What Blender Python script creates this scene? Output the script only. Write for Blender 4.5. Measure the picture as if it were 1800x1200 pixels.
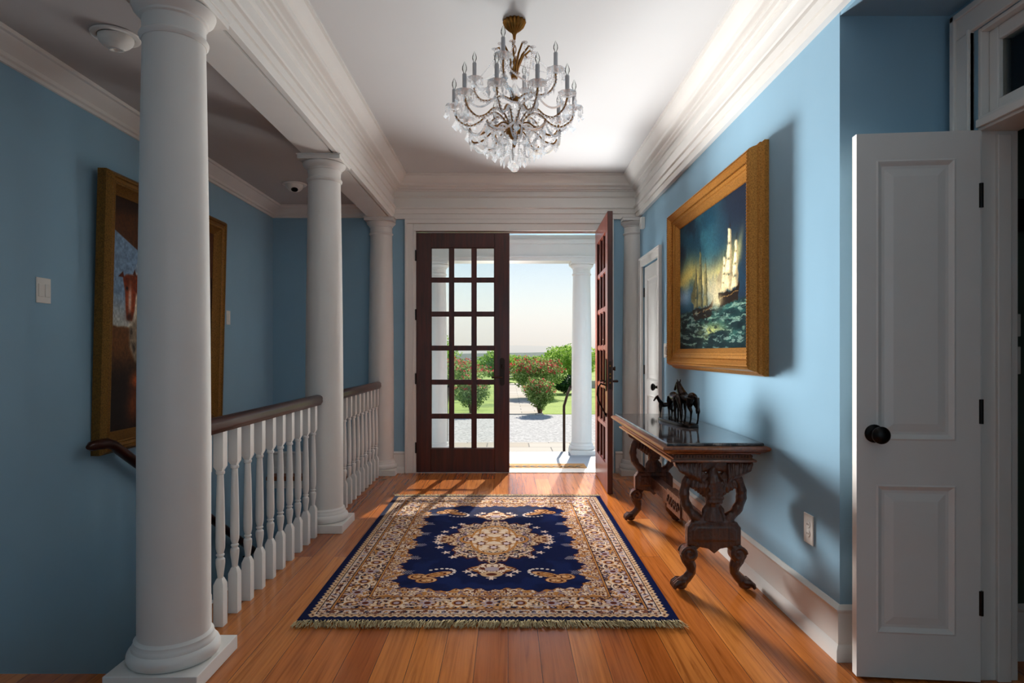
import bpy, bmesh, math, random
import numpy as np
from mathutils import Vector, Matrix
random.seed(7); RS = np.random.RandomState(11)
PI = math.pi
for o in list(bpy.data.objects): bpy.data.objects.remove(o)
SC = bpy.context.scene
COL = SC.collection

# ------------------------------------------------------------------ camera
cd = bpy.data.cameras.new('camera'); cam = bpy.data.objects.new('camera', cd); COL.objects.link(cam)
cam.location = (0, 0, 1.22); cam.rotation_euler = (PI/2, 0, 0)
cd.sensor_width = 36; cd.lens = 22.0; cd.shift_x = 7/1800; cd.shift_y = 20/1800
cd.clip_start = .05; cd.clip_end = 6000
SC.camera = cam
# ------------------------------------------------------------------ exposure
SC.view_settings.view_transform = 'Standard'; SC.view_settings.look = 'None'
SC.view_settings.gamma = 1; SC.view_settings.use_curve_mapping = False
SC.view_settings.exposure = 0.0
# ------------------------------------------------------------------ sky
W = bpy.data.worlds.new('sky'); SC.world = W; W.use_nodes = True
nt = W.node_tree; bg = nt.nodes['Background']
sky = nt.nodes.new('ShaderNodeTexSky'); sky.sky_type = 'NISHITA'
sky.sun_disc = False; sky.sun_elevation = math.radians(35); sky.sun_rotation = math.radians(130)
sky.air_density = 1.0; sky.dust_density = .2; sky.ozone_density = 1.2
nt.links.new(sky.outputs[0], bg.inputs[0]); bg.inputs[1].default_value = 0.14
# ------------------------------------------------------------------ lights
def add_light(name, kind, loc, direction, energy, color=(1, 1, 1), **kw):
    l = bpy.data.lights.new(name, kind); l.energy = energy; l.color = color
    for k, v in kw.items(): setattr(l, k, v)
    o = bpy.data.objects.new(name, l); COL.objects.link(o); o.location = loc
    o.rotation_euler = Vector(direction).to_track_quat('-Z', 'Y').to_euler()
    return o
add_light('sun', 'SUN', (2, 14, 9), (-.185, -1, -.71), 6.0, (1, .94, .84), angle=.012)
DOORL = add_light('door_fill_lamp', 'AREA', (-.42, 9.3, 1.25), (.20, -1, -.01), 150, (1, .985, .96), shape='RECTANGLE', size=.6, size_y=1.5, spread=math.radians(48))  # added unseen area lamp beyond the porch, standing in for daylight through the doors
SOFTL = add_light('doorway_soft_fill', 'AREA', (.42, 6.74, 1.05), (.24, -1, .30), 92, (.985, .99, .99), shape='RECTANGLE', size=.75, size_y=1.5, spread=math.radians(112))  # soft fill lamp added in the doorway to lift walls and ceiling
SOFTL.visible_camera = False; SOFTL.visible_glossy = False
BACKL = add_light('rear_fill_lamp', 'AREA', (.6, -2.6, 1.7), (-.02, 1, .05), 6, (1, .97, .93), shape='RECTANGLE', size=1.8, size_y=1.6)  # dim fill lamp added behind the camera; no window is modelled there
DOORL.visible_camera = False; DOORL.visible_glossy = False

# ------------------------------------------------------------------ materials
def srgb(r, g, b):
    f = lambda c: (c/255/12.92) if c/255 <= .04045 else ((c/255+.055)/1.055)**2.4
    return (f(r), f(g), f(b), 1)
class NT:
    def __init__(s, name):
        s.m = bpy.data.materials.new(name); s.m.use_nodes = True; s.t = s.m.node_tree
        s.b = s.t.nodes['Principled BSDF']
    def n(s, typ, **kw):
        nd = s.t.nodes.new(typ)
        for k, v in kw.items():
            if k in nd.inputs.keys() if isinstance(k, str) else False: nd.inputs[k].default_value = v
            else: setattr(nd, k, v)
        return nd
    def l(s, a, b): s.t.links.new(a, b)
    def coord(s, scale=(1, 1, 1), rot=(0, 0, 0), kind='Object'):
        tc = s.n('ShaderNodeTexCoord'); mp = s.n('ShaderNodeMapping')
        mp.inputs['Scale'].default_value = scale; mp.inputs['Rotation'].default_value = rot
        s.l(tc.outputs[kind], mp.inputs[0]); return mp.outputs[0]
    def noise(s, vec, scale, detail=4, rough=.5, dist=0):
        nd = s.n('ShaderNodeTexNoise'); s.l(vec, nd.inputs['Vector'])
        nd.inputs['Scale'].default_value = scale; nd.inputs['Detail'].default_value = detail
        nd.inputs['Roughness'].default_value = rough; nd.inputs['Distortion'].default_value = dist
        return nd
    def ramp(s, fac, stops):
        r = s.n('ShaderNodeValToRGB'); e = r.color_ramp.elements
        while len(e) < len(stops): e.new(.5)
        for i, (p, c) in enumerate(stops): e[i].position = p; e[i].color = c
        s.l(fac, r.inputs[0]); return r
    def bump(s, h, strength=.1, dist=.01):
        b = s.n('ShaderNodeBump'); b.inputs['Strength'].default_value = strength; b.inputs['Distance'].default_value = dist
        s.l(h, b.inputs['Height']); s.l(b.outputs[0], s.b.inputs['Normal']); return b
def simple(name, col, rough=.5, metal=0, var=.06, scale=20, bump=.03, spec=.5):
    t = NT(name); c = t.coord(); nz = t.noise(c, scale, 3)
    a = tuple(min(1, x*(1-var)) for x in col[:3])+(1,); b = tuple(min(1, x*(1+var)) for x in col[:3])+(1,)
    r = t.ramp(nz.outputs[0], [(.3, a), (.7, b)]); t.l(r.outputs[0], t.b.inputs['Base Color'])
    t.b.inputs['Roughness'].default_value = rough; t.b.inputs['Metallic'].default_value = metal
    t.b.inputs['Specular IOR Level'].default_value = spec
    if bump: t.bump(nz.outputs[0], bump, .004)
    return t.m
M = {}
M['blue'] = simple('blue_paint', srgb(142, 179, 201), .55, var=.02, scale=3, bump=.02, spec=.3)
M['white'] = simple('white_trim_paint', srgb(229, 226, 221), .38, var=.015, scale=6, bump=.02)
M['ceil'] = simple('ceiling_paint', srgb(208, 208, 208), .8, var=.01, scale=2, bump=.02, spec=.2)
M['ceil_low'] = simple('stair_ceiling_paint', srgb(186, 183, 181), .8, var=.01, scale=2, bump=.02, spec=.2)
M['greenwall'] = simple('dark_green_paint', srgb(62, 78, 70), .6, var=.02, scale=3)
M['black'] = simple('black_iron', srgb(22, 20, 19), .35, .6)
M['bronze'] = simple('dark_bronze', srgb(38, 28, 24), .22, .85, var=.3, scale=40)
M['oilbronze'] = simple('oil_rubbed_bronze', srgb(52, 38, 32), .3, .8)
M['plate'] = simple('white_plastic', srgb(232, 230, 224), .35, var=.01)
M['sock'] = simple('grey_candle_sleeve', srgb(176, 176, 180), .5, var=.02)
M['brass'] = simple('antique_brass', srgb(140, 96, 40), .32, .85, var=.2, scale=60)
M['threshold'] = simple('pale_threshold', srgb(215, 212, 206), .4, .2)
M['stone'] = simple('stone_paver', srgb(190, 180, 165), .9, var=.15, scale=3)
M['stem'] = simple('bark', srgb(110, 82, 60), .9, var=.3, scale=30)
def wood(name, c1, c2, rough, axis='Y', gscale=1.0, coat=0):
    t = NT(name); sc = {'Y': (9, .6, 9), 'X': (.6, 9, 9), 'Z': (9, 9, .6)}[axis]
    v = t.coord(tuple(q*gscale for q in sc)); nz = t.noise(v, 3.2, 6, .6, .6)
    r = t.ramp(nz.outputs[0], [(.32, c1), (.68, c2)]); t.l(r.outputs[0], t.b.inputs['Base Color'])
    t.b.inputs['Roughness'].default_value = rough; t.b.inputs['Coat Weight'].default_value = coat
    t.b.inputs['Coat Roughness'].default_value = .12
    t.bump(nz.outputs[0], .05, .004); return t.m
M['mahog'] = wood('mahogany_door', srgb(50, 14, 8), srgb(86, 30, 17), .35, 'Z', coat=.15)
M['mahog_x'] = wood('mahogany_rail', srgb(42, 16, 10), srgb(70, 32, 20), .3, 'Y', coat=0); M['mahog_x'].node_tree.nodes['Principled BSDF'].inputs['Specular IOR Level'].default_value = .3
M['carved'] = wood('carved_walnut', srgb(54, 28, 18), srgb(96, 54, 34), .34, 'Z', 1.5, coat=.2)
_t = M['carved'].node_tree; _v = _t.nodes.new('ShaderNodeTexVoronoi'); _v.feature = 'SMOOTH_F1'; _v.inputs['Scale'].default_value = 70
_c = _t.nodes.new('ShaderNodeTexCoord'); _t.links.new(_c.outputs['Object'], _v.inputs['Vector']); _b = [n for n in _t.nodes if n.type == 'BUMP'][0]
_t.links.new(_v.outputs['Distance'], _b.inputs['Height']); _b.inputs['Strength'].default_value = .55; _b.inputs['Distance'].default_value = .006
M['tablewood'] = wood('table_edge_walnut', srgb(96, 52, 30), srgb(140, 82, 48), .3, 'Y', 1.5, coat=.3)
M['nosing'] = wood('pine_nosing', srgb(120, 62, 28), srgb(160, 90, 44), .35, 'X')
# floor: pine boards running towards the door
def floor_mat():
    t = NT('heart_pine_boards'); tc = t.n('ShaderNodeTexCoord'); sx = t.n('ShaderNodeSeparateXYZ'); t.l(tc.outputs['Object'], sx.inputs[0])
    cb = t.n('ShaderNodeCombineXYZ'); t.l(sx.outputs[1], cb.inputs[0]); t.l(sx.outputs[0], cb.inputs[1])
    br = t.n('ShaderNodeTexBrick'); t.l(cb.outputs[0], br.inputs[0])
    br.inputs['Scale'].default_value = 1; br.inputs['Brick Width'].default_value = 2.3; br.inputs['Row Height'].default_value = .13
    br.inputs['Mortar Size'].default_value = .0011; br.inputs['Mortar Smooth'].default_value = .1; br.offset = .37; br.offset_frequency = 2
    br.inputs['Color1'].default_value = (0, 0, 0, 1); br.inputs['Color2'].default_value = (1, 1, 1, 1); br.inputs['Mortar'].default_value = (.5, .5, .5, 1)
    base = t.ramp(br.outputs['Color'], [(0, srgb(164, 88, 38)), (.5, srgb(186, 108, 48)), (1, srgb(204, 128, 62))])
    mp = t.n('ShaderNodeMapping'); mp.inputs['Scale'].default_value = (38, 1.1, 1); t.l(tc.outputs['Object'], mp.inputs[0])
    av = t.n('ShaderNodeVectorMath', operation='ADD'); t.l(mp.outputs[0], av.inputs[0])
    m2 = t.n('ShaderNodeVectorMath', operation='SCALE'); t.l(br.outputs['Color'], m2.inputs[0]); m2.inputs['Scale'].default_value = 37; t.l(m2.outputs[0], av.inputs[1])
    nz = t.noise(av.outputs[0], 1.4, 6, .62, .9)
    g = t.ramp(nz.outputs[0], [(.30, (.50, .40, .32, 1)), (.47, (.88, .84, .8, 1)), (.62, (1.08, 1.06, 1.0, 1))])
    mx = t.n('ShaderNodeMix', data_type='RGBA', blend_type='MULTIPLY'); mx.inputs[0].default_value = .9
    t.l(base.outputs[0], mx.inputs[6]); t.l(g.outputs[0], mx.inputs[7])
    m3 = t.n('ShaderNodeMix', data_type='RGBA'); t.l(br.outputs['Fac'], m3.inputs[0]); t.l(mx.outputs[2], m3.inputs[6]); m3.inputs[7].default_value = srgb(60, 28, 12)
    t.l(m3.outputs[2], t.b.inputs['Base Color'])
    n2 = t.noise(tc.outputs['Object'], 5, 3); rr = t.n('ShaderNodeMapRange'); t.l(n2.outputs[0], rr.inputs[0]); rr.inputs['To Min'].default_value = .13; rr.inputs['To Max'].default_value = .24
    t.l(rr.outputs[0], t.b.inputs['Roughness'])
    mh = t.n('ShaderNodeMath', operation='SUBTRACT'); t.l(n2.outputs[0], mh.inputs[0]); t.l(br.outputs['Fac'], mh.inputs[1])
    t.bump(mh.outputs[0], .15, .002); return t.m
M['floor'] = floor_mat()
def gold_mat(name, dark, light, rough=.38):
    t = NT(name); c = t.coord(); nz = t.noise(c, 150, 4, .7)
    r = t.ramp(nz.outputs[0], [(.22, dark), (.62, light)]); t.l(r.outputs[0], t.b.inputs['Base Color'])
    t.b.inputs['Metallic'].default_value = .6; t.b.inputs['Roughness'].default_value = rough
    t.bump(nz.outputs[0], .5, .005); return t.m
M['gold'] = gold_mat('gilded_frame', srgb(134, 78, 26), srgb(216, 150, 68))
M['gold_smooth'] = simple('smooth_gilding', srgb(208, 140, 62), .32, .75, var=.15, scale=20)
M['gold_dark'] = gold_mat('dark_gilded_frame', srgb(54, 34, 12), srgb(150, 104, 40), .45)
def marble():
    t = NT('dark_marble'); c = t.coord((1, .5, 1)); nz = t.noise(c, 6, 8, .65, 2.5)
    r = t.ramp(nz.outputs[0], [(.35, srgb(34, 30, 30)), (.5, srgb(52, 46, 46)), (.56, srgb(92, 84, 82)), (.62, srgb(44, 38, 38))])
    t.l(r.outputs[0], t.b.inputs['Base Color']); t.b.inputs['Roughness'].default_value = .07; t.b.inputs['Specular IOR Level'].default_value = .8
    return t.m
M['marble'] = marble()
def glass(name, rough=0.0, tint=(1, 1, 1, 1), fac=.5):
    t = NT(name); t.t.nodes.remove(t.b); out = t.t.nodes['Material Output']
    tr = t.n('ShaderNodeBsdfTransparent'); tr.inputs[0].default_value = tint
    gl = t.n('ShaderNodeBsdfGlossy'); gl.inputs['Roughness'].default_value = rough
    fr = t.n('ShaderNodeFresnel'); fr.inputs[0].default_value = 1.45
    mx = t.n('ShaderNodeMixShader'); t.l(fr.outputs[0], mx.inputs[0]); t.l(tr.outputs[0], mx.inputs[1]); t.l(gl.outputs[0], mx.inputs[2])
    t.l(mx.outputs[0], out.inputs[0]); return t.m
M['pane'] = glass('window_glass', tint=(.96, .98, .97, 1))
def crystal():
    t = NT('cut_crystal'); t.t.nodes.remove(t.b); out = t.t.nodes['Material Output']
    tr = t.n('ShaderNodeBsdfTransparent'); tr.inputs[0].default_value = (.96, .96, .97, 1)
    gl = t.n('ShaderNodeBsdfGlossy'); gl.inputs['Roughness'].default_value = .03; gl.inputs[0].default_value = (1, 1, 1, 1)
    gs = t.n('ShaderNodeBsdfGlass'); gs.inputs['Roughness'].default_value = .02; gs.inputs['IOR'].default_value = 1.5
    tl = t.n('ShaderNodeBsdfTranslucent'); tl.inputs[0].default_value = (.95, .95, .97, 1)
    a = t.n('ShaderNodeMixShader'); a.inputs[0].default_value = .45; t.l(gs.outputs[0], a.inputs[1]); t.l(tr.outputs[0], a.inputs[2])
    b = t.n('ShaderNodeMixShader'); b.inputs[0].default_value = .34; t.l(a.outputs[0], b.inputs[1]); t.l(gl.outputs[0], b.inputs[2])
    c = t.n('ShaderNodeMixShader'); c.inputs[0].default_value = .16; t.l(b.outputs[0], c.inputs[1]); t.l(tl.outputs[0], c.inputs[2])
    t.l(c.outputs[0], out.inputs[0]); return t.m
M['crystal'] = crystal()
def island(name, cols, rough=.6, trans=0):
    t = NT(name); g = t.n('ShaderNodeNewGeometry')
    r = t.ramp(g.outputs['Random Per Island'], [(i/(len(cols)-1), c) for i, c in enumerate(cols)])
    t.l(r.outputs[0], t.b.inputs['Base Color']); t.b.inputs['Roughness'].default_value = rough
    t.b.inputs['Specular IOR Level'].default_value = .2
    if trans:
        tl = t.n('ShaderNodeBsdfTranslucent'); t.l(r.outputs[0], tl.inputs[0]); mx = t.n('ShaderNodeMixShader'); mx.inputs[0].default_value = trans
        out = t.t.nodes['Material Output']; t.l(t.b.outputs[0], mx.inputs[1]); t.l(tl.outputs[0], mx.inputs[2]); t.l(mx.outputs[0], out.inputs[0])
    return t.m
M['leaf'] = island('rose_leaves', [srgb(76, 108, 50), srgb(136, 164, 88), srgb(190, 208, 140)], trans=.5)
M['leaf_light'] = island('bright_leaves', [srgb(110, 150, 56), srgb(160, 196, 84), srgb(204, 226, 130)], trans=.5)
M['leaf_dark'] = island('dark_leaves', [srgb(24, 48, 24), srgb(46, 78, 40), srgb(62, 98, 50)])
M['bloom'] = island('rose_petals', [srgb(222, 40, 70), srgb(246, 100, 124), srgb(236, 70, 84)], trans=.5)
M['fringe'] = island('tan_fringe', [srgb(120, 104, 76), srgb(178, 158, 118), srgb(208, 190, 150)], .9)
def lawn():
    t = NT('lawn_grass'); c = t.coord(); n1 = t.noise(c, 60, 5, .7); n2 = t.noise(c, 1.2, 3)
    mx = t.n('ShaderNodeMath', operation='ADD'); t.l(n1.outputs[0], mx.inputs[0]); t.l(n2.outputs[0], mx.inputs[1])
    r = t.ramp(mx.outputs[0], [(.75, srgb(104, 138, 42)), (1.2, srgb(172, 196, 84))]); t.l(r.outputs[0], t.b.inputs['Base Color'])
    t.b.inputs['Roughness'].default_value = .9; t.bump(n1.outputs[0], .6, .03); return t.m
M['lawn'] = lawn()
def gravel():
    t = NT('pale_gravel'); c = t.coord(); v = t.n('ShaderNodeTexVoronoi'); t.l(c, v.inputs['Vector']); v.inputs['Scale'].default_value = 28
    sp = t.n('ShaderNodeSeparateColor'); t.l(v.outputs['Color'], sp.inputs[0])
    r = t.ramp(sp.outputs[0], [(0, srgb(160, 157, 153)), (.5, srgb(190, 187, 182)), (1, srgb(214, 211, 206))]); t.l(r.outputs[0], t.b.inputs['Base Color'])
    t.b.inputs['Roughness'].default_value = .9; t.bump(v.outputs['Distance'], .3, .01); return t.m
M['gravel'] = gravel()
def flag():
    t = NT('flagstones'); c = t.coord(); br = t.n('ShaderNodeTexBrick'); t.l(c, br.inputs[0]); br.inputs['Scale'].default_value = 1
    br.inputs['Brick Width'].default_value = .75; br.inputs['Row Height'].default_value = .5; br.inputs['Mortar Size'].default_value = .012
    br.inputs['Color1'].default_value = srgb(186, 172, 152); br.inputs['Color2'].default_value = srgb(206, 196, 182); br.inputs['Mortar'].default_value = srgb(130, 122, 112)
    t.l(br.outputs[0], t.b.inputs['Base Color']); t.b.inputs['Roughness'].default_value = .85; return t.m
M['flag'] = flag()
def planks_grey():
    t = NT('grey_porch_boards'); c = t.coord(); br = t.n('ShaderNodeTexBrick'); t.l(c, br.inputs[0]); br.inputs['Scale'].default_value = 1
    br.inputs['Brick Width'].default_value = 6; br.inputs['Row Height'].default_value = .09; br.inputs['Mortar Size'].default_value = .002
    br.inputs['Color1'].default_value = srgb(164, 170, 178); br.inputs['Color2'].default_value = srgb(174, 180, 188); br.inputs['Mortar'].default_value = srgb(110, 114, 120)
    t.l(br.outputs[0], t.b.inputs['Base Color']); t.b.inputs['Roughness'].default_value = .45; return t.m
M['porch'] = planks_grey()
M['hill'] = simple('forest_hills', srgb(78, 100, 74), .95, var=.2, scale=.01, bump=0, spec=.1)

# ------------------------------------------------------------------ generated pictures (drawn below with numpy, no files)
def fbm(h, w, cells, octaves=5, pers=.55, seed=0):
    rs = np.random.RandomState(seed); out = np.zeros((h, w)); amp = 1; tot = 0
    for o in range(octaves):
        cy = max(2, int(cells[0]*2**o)); cx = max(2, int(cells[1]*2**o)); g = rs.rand(cy+2, cx+2)
        y = np.linspace(0, cy, h, endpoint=False); x = np.linspace(0, cx, w, endpoint=False)
        yi = y.astype(int); xi = x.astype(int); fy = y-yi; fx = x-xi; fy = fy*fy*(3-2*fy); fx = fx*fx*(3-2*fx)
        a = g[np.ix_(yi, xi)]; b = g[np.ix_(yi, xi+1)]; c = g[np.ix_(yi+1, xi)]; d = g[np.ix_(yi+1, xi+1)]
        FX = fx[None]; FY = fy[:, None]
        out += amp*((a*(1-FX)+b*FX)*(1-FY)+(c*(1-FX)+d*FX)*FY); tot += amp; amp *= pers
    return out/tot
def sstep(a, b, x): t = np.clip((x-a)/(b-a), 0, 1); return t*t*(3-2*t)
def C(r, g, b): return np.array([r, g, b])/255.
def blend(img, mask, col):
    m = np.clip(mask, 0, 1)[..., None]; return img*(1-m)+np.asarray(col)*m
def poly_mask(U, V, pts, soft=.004):
    inside = np.zeros(U.shape, bool); n = len(pts)
    dmin = np.full(U.shape, 9.)
    for i in range(n):
        x1, y1 = pts[i]; x2, y2 = pts[(i+1) % n]
        c = ((y1 > V) != (y2 > V)); xx = (x2-x1)*(V-y1)/((y2-y1) if abs(y2-y1) > 1e-9 else 1e-9)+x1
        inside ^= (c & (U < xx))
        t = np.clip(((U-x1)*(x2-x1)+(V-y1)*(y2-y1))/((x2-x1)**2+(y2-y1)**2+1e-12), 0, 1)
        dmin = np.minimum(dmin, np.hypot(U-x1-t*(x2-x1), V-y1-t*(y2-y1)))
    return np.where(inside, np.clip(.5+dmin/soft, 0, 1), np.clip(.5-dmin/soft, 0, 1))
def seg(U, V, a, b, w, soft=.003):
    x1, y1 = a; x2, y2 = b; t = np.clip(((U-x1)*(x2-x1)+(V-y1)*(y2-y1))/((x2-x1)**2+(y2-y1)**2+1e-12), 0, 1)
    d = np.hypot(U-x1-t*(x2-x1), V-y1-t*(y2-y1)); return np.clip((w-d)/soft+.5, 0, 1)
def picture_material(name, arr, rough=.5, coat=0, bump=0, var=0):
    h, w = arr.shape[:2]; img = bpy.data.images.new(name, w, h)
    px = np.ones((h, w, 4), np.float32); px[..., :3] = np.clip(arr, 0, 1); img.pixels.foreach_set(px.ravel()); img.update(); img.pack()
    t = NT(name); tx = t.n('ShaderNodeTexImage'); tx.image = img; t.l(tx.outputs[0], t.b.inputs['Base Color'])
    t.b.inputs['Roughness'].default_value = rough; t.b.inputs['Coat Weight'].default_value = coat; t.b.inputs['Coat Roughness'].default_value = .15; t.b.inputs['Specular IOR Level'].default_value = .2
    if bump:
        c = t.coord(); nz = t.noise(c, 350, 2); t.bump(nz.outputs[0], bump, .004)
    return t.m

def ship_painting():
    h, w = 560, 850; V, U = np.mgrid[0:h, 0:w]; U = U/w; V = V/h
    n1 = fbm(h, w, (3, 4), 6, .55, 3); n2 = fbm(h, w, (4, 5), 6, .6, 8); n3 = fbm(h, w, (9, 3), 5, .6, 5)
    img = np.zeros((h, w, 3))+C(24, 66, 86)
    img = blend(img, sstep(.42, .62, n1)*.8, C(52, 104, 118)); img = blend(img, sstep(.5, .7, n2)*.7, C(16, 34, 52))
    img = blend(img, sstep(.5, .95, U+.25*(V-.6)+(n1-.5)*.5)*.9, C(24, 30, 46))
    gl = np.exp(-((V-.52-.06*np.sin(U*9))/.12)**2)*sstep(.98, .55, U+.3*(n2-.5)); img = blend(img, gl*sstep(.38, .55, n1+.12), C(206, 186, 104))
    img = blend(img, np.exp(-((V-.42)/.07)**2)*sstep(.3, .1, U)*.8, C(150, 180, 206))
    img = blend(img, np.exp(-((U-.47)/.14)**2-((V-.42)/.14)**2)*.7, C(214, 200, 160))
    img = blend(img, np.exp(-((U-.83-.3*(V-.55))/.025)**2-((V-.6)/.1)**2)*.6, C(176, 178, 120))
    hz = .29+.02*U; wav = fbm(h, w, (11, 5), 5, .6, 21); ridge = np.abs(np.sin((V*34+6*wav+U*5)*1.0))
    sea = sstep(hz+.01, hz-.01, V)
    sc = np.zeros((h, w, 3))+C(16, 36, 40); sc = blend(sc, sstep(.5, .75, wav), C(34, 74, 70)); sc = blend(sc, sstep(.9, 1, ridge)*sstep(.4, .6, n2)*.8, C(120, 150, 130))
    sc = blend(sc, np.exp(-((U-.5)/.16)**2-((V-.12)/.05)**2)*sstep(.4, .6, wav), C(170, 176, 106)); img = img*(1-sea[..., None])+sc*sea[..., None]
    dk = C(30, 22, 18)
    U0, V0 = U, V; U = U+(fbm(h, w, (26, 38), 3, .6, 41)-.5)*.022; V = V+(fbm(h, w, (26, 38), 3, .6, 43)-.5)*.022
    def ship(u0, u1, vb, masts, sailcol, shade, lean, fat):
        nonlocal img
        L = u1-u0
        for k, (mu, mh) in enumerate(masts):
            img = blend(img, seg(U, V, (mu, vb), (mu+lean, mh+.02), .003), dk)
            n = 4; z = vb+.035; hs = (mh-.02-z)/n
            for j in range(n):
                wd = L*(fat-.20*fat*j)*(1 if k == 1 else .85); a = z+j*hs; b = a+hs*1.08; c = mu+lean*(a-vb)/(mh-vb)
                P_ = [(c-wd, a), (c-wd*.5, a+hs*.10), (c, a+hs*.14), (c+wd*.6, a+hs*.06), (c+wd*1.02, a-.02), (c+wd*1.08, a+hs*.5), (c+wd*.8, b-.012), (c-wd*.74, b), (c-wd*.96, a+hs*.5)]
                m = poly_mask(U, V, P_, .012)
                img = blend(img, m, np.asarray(sailcol)*(.70+.55*n3[..., None])); img = blend(img, m*sstep(-.1*wd, wd, U-c)*.8, shade); img = blend(img, m*np.exp(-((V-a)/(.2*hs))**2)*.5, shade)
        for q in (0, .5, 1.0): img = blend(img, poly_mask(U, V, [(u0-.16*L, vb+.10+.03*q), (masts[0][0]-.02*L, vb+(masts[0][1]-vb)*(.45+.3*q)), (u0+.10*L, vb+.05+.04*q)], .01)*.9, np.asarray(sailcol)*(.8-.15*q))
        hull = [(u0-.06*L, vb+.035), (u0+.03*L, vb-.055), (u0+.9*L, vb-.04), (u1, vb+.045), (u1+.02*L, vb+.08), (u0+.8*L, vb+.03)]
        img = blend(img, poly_mask(U, V, hull, .006), dk)
        img = blend(img, seg(U, V, (u0+.02*L, vb-.006), (u1-.05*L, vb+.02), .004)*(np.sin(U*420) > 0)*.8, C(170, 130, 70))
    ship(.24, .54, .27, [(.275, .62), (.345, .73), (.425, .64)], C(148, 140, 92), C(46, 52, 44), .008, .13)
    img = blend(img, np.exp(-((U-.57)/.08)**2-((V-.38)/.09)**2)*.8*sstep(.3, .6, n2+.1), C(226, 206, 160))
    ship(.62, .86, .34, [(.665, .62), (.725, .79), (.80, .70)], C(242, 222, 172), C(110, 92, 66), .03, .20)
    img = blend(img, np.exp(-((U-.60)/.06)**2-((V-.32)/.04)**2)*.7*sstep(.35, .6, n2+.1), C(236, 216, 160))
    for q in (.93, .945): img = blend(img, seg(U, V, (q, .32), (q, .40), .004)*.7, C(110, 100, 92))
    cap = fbm(h, w, (46, 14), 4, .65, 91); img = blend(img, sstep(.60, .66, cap)*sstep(.31, .27, V)*.55, C(150, 176, 160)); img = blend(img, sstep(.40, .34, cap)*sstep(.31, .27, V)*.6, C(10, 22, 28))
    img *= (.86+.28*fbm(h, w, (120, 160), 2, .5, 77))[..., None]
    return img
def stable_painting():
    h, w = 640, 580; V, U = np.mgrid[0:h, 0:w]; U = U/w; V = V/h
    n1 = fbm(h, w, (4, 4), 6, .55, 13); n2 = fbm(h, w, (10, 8), 5, .6, 18)
    img = np.zeros((h, w, 3))+C(96, 118, 140); img = blend(img, sstep(.42, .6, n1), C(190, 180, 160)); img = blend(img, sstep(.62, .45, V)*.6, C(182, 170, 146))
    img = blend(img, sstep(.455, .44, V+(n2-.5)*.04), C(86, 52, 26)); img = blend(img, sstep(.36, .2, V+(n2-.5)*.1), C(26, 18, 14))
    img = blend(img, poly_mask(U, V, [(0, 1), (0, .86), (.3, .76), (1, .7), (1, 1)]), C(64, 36, 18)); img = blend(img, sstep(.90, .96, V-.1*U), C(34, 18, 10))
    img = blend(img, poly_mask(U, V, [(.21, .8), (.25, .8), (.25, .4), (.21, .4)]), C(120, 86, 52)); img = blend(img, poly_mask(U, V, [(.25, .8), (1, .75), (1, .1), (.25, .1)]), C(40, 26, 18))
    br = C(104, 42, 20)*(.6+.8*n2[..., None])
    img = blend(img, poly_mask(U, V, [(.09, .66), (.12, .675), (.2, .68), (.34, .66), (.5, .62), (.5, .44), (.34, .5), (.24, .56), (.2, .6), (.19, .52), (.17, .475), (.13, .478), (.118, .52), (.11, .6)], .01), br*(1))
    img = blend(img, np.exp(-((U-.15)/.012)**2-((V-.56)/.06)**2)*.8, C(200, 190, 176)); img = blend(img, np.exp(-((U-.15)/.03)**2-((V-.49)/.02)**2), C(50, 22, 14))
    img = blend(img, poly_mask(U, V, [(.055, .66), (.09, .685), (.1, .66)]), br*.7); img = blend(img, poly_mask(U, V, [(.17, .68), (.185, .705), (.2, .67)]), br*.7); img = blend(img, np.exp(-((U-.125)/.009)**2-((V-.615)/.009)**2), C(12, 8, 8))
    img = blend(img, poly_mask(U, V, [(.15, .44), (.22, .5), (.4, .5), (.4, .2), (.27, .26), (.2, .3), (.155, .36)], .02)*.9, C(120, 108, 92)*(1)); img = blend(img, sstep(.5, .65, n2)*poly_mask(U, V, [(.15, .44), (.22, .5), (.4, .5), (.4, .2), (.2, .3)], .02), C(52, 44, 38))
    img = blend(img, np.exp(-((U-.22)/.05)**2-((V-.21)/.035)**2), C(150, 70, 30)); img = blend(img, np.exp(-((U-.2)/.05)**2-((V-.1)/.07)**2)*.8, C(120, 58, 26))
    img *= (.8+.4*fbm(h, w, (90, 90), 2, .5, 7))[..., None]
    return img*1.25

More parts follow.
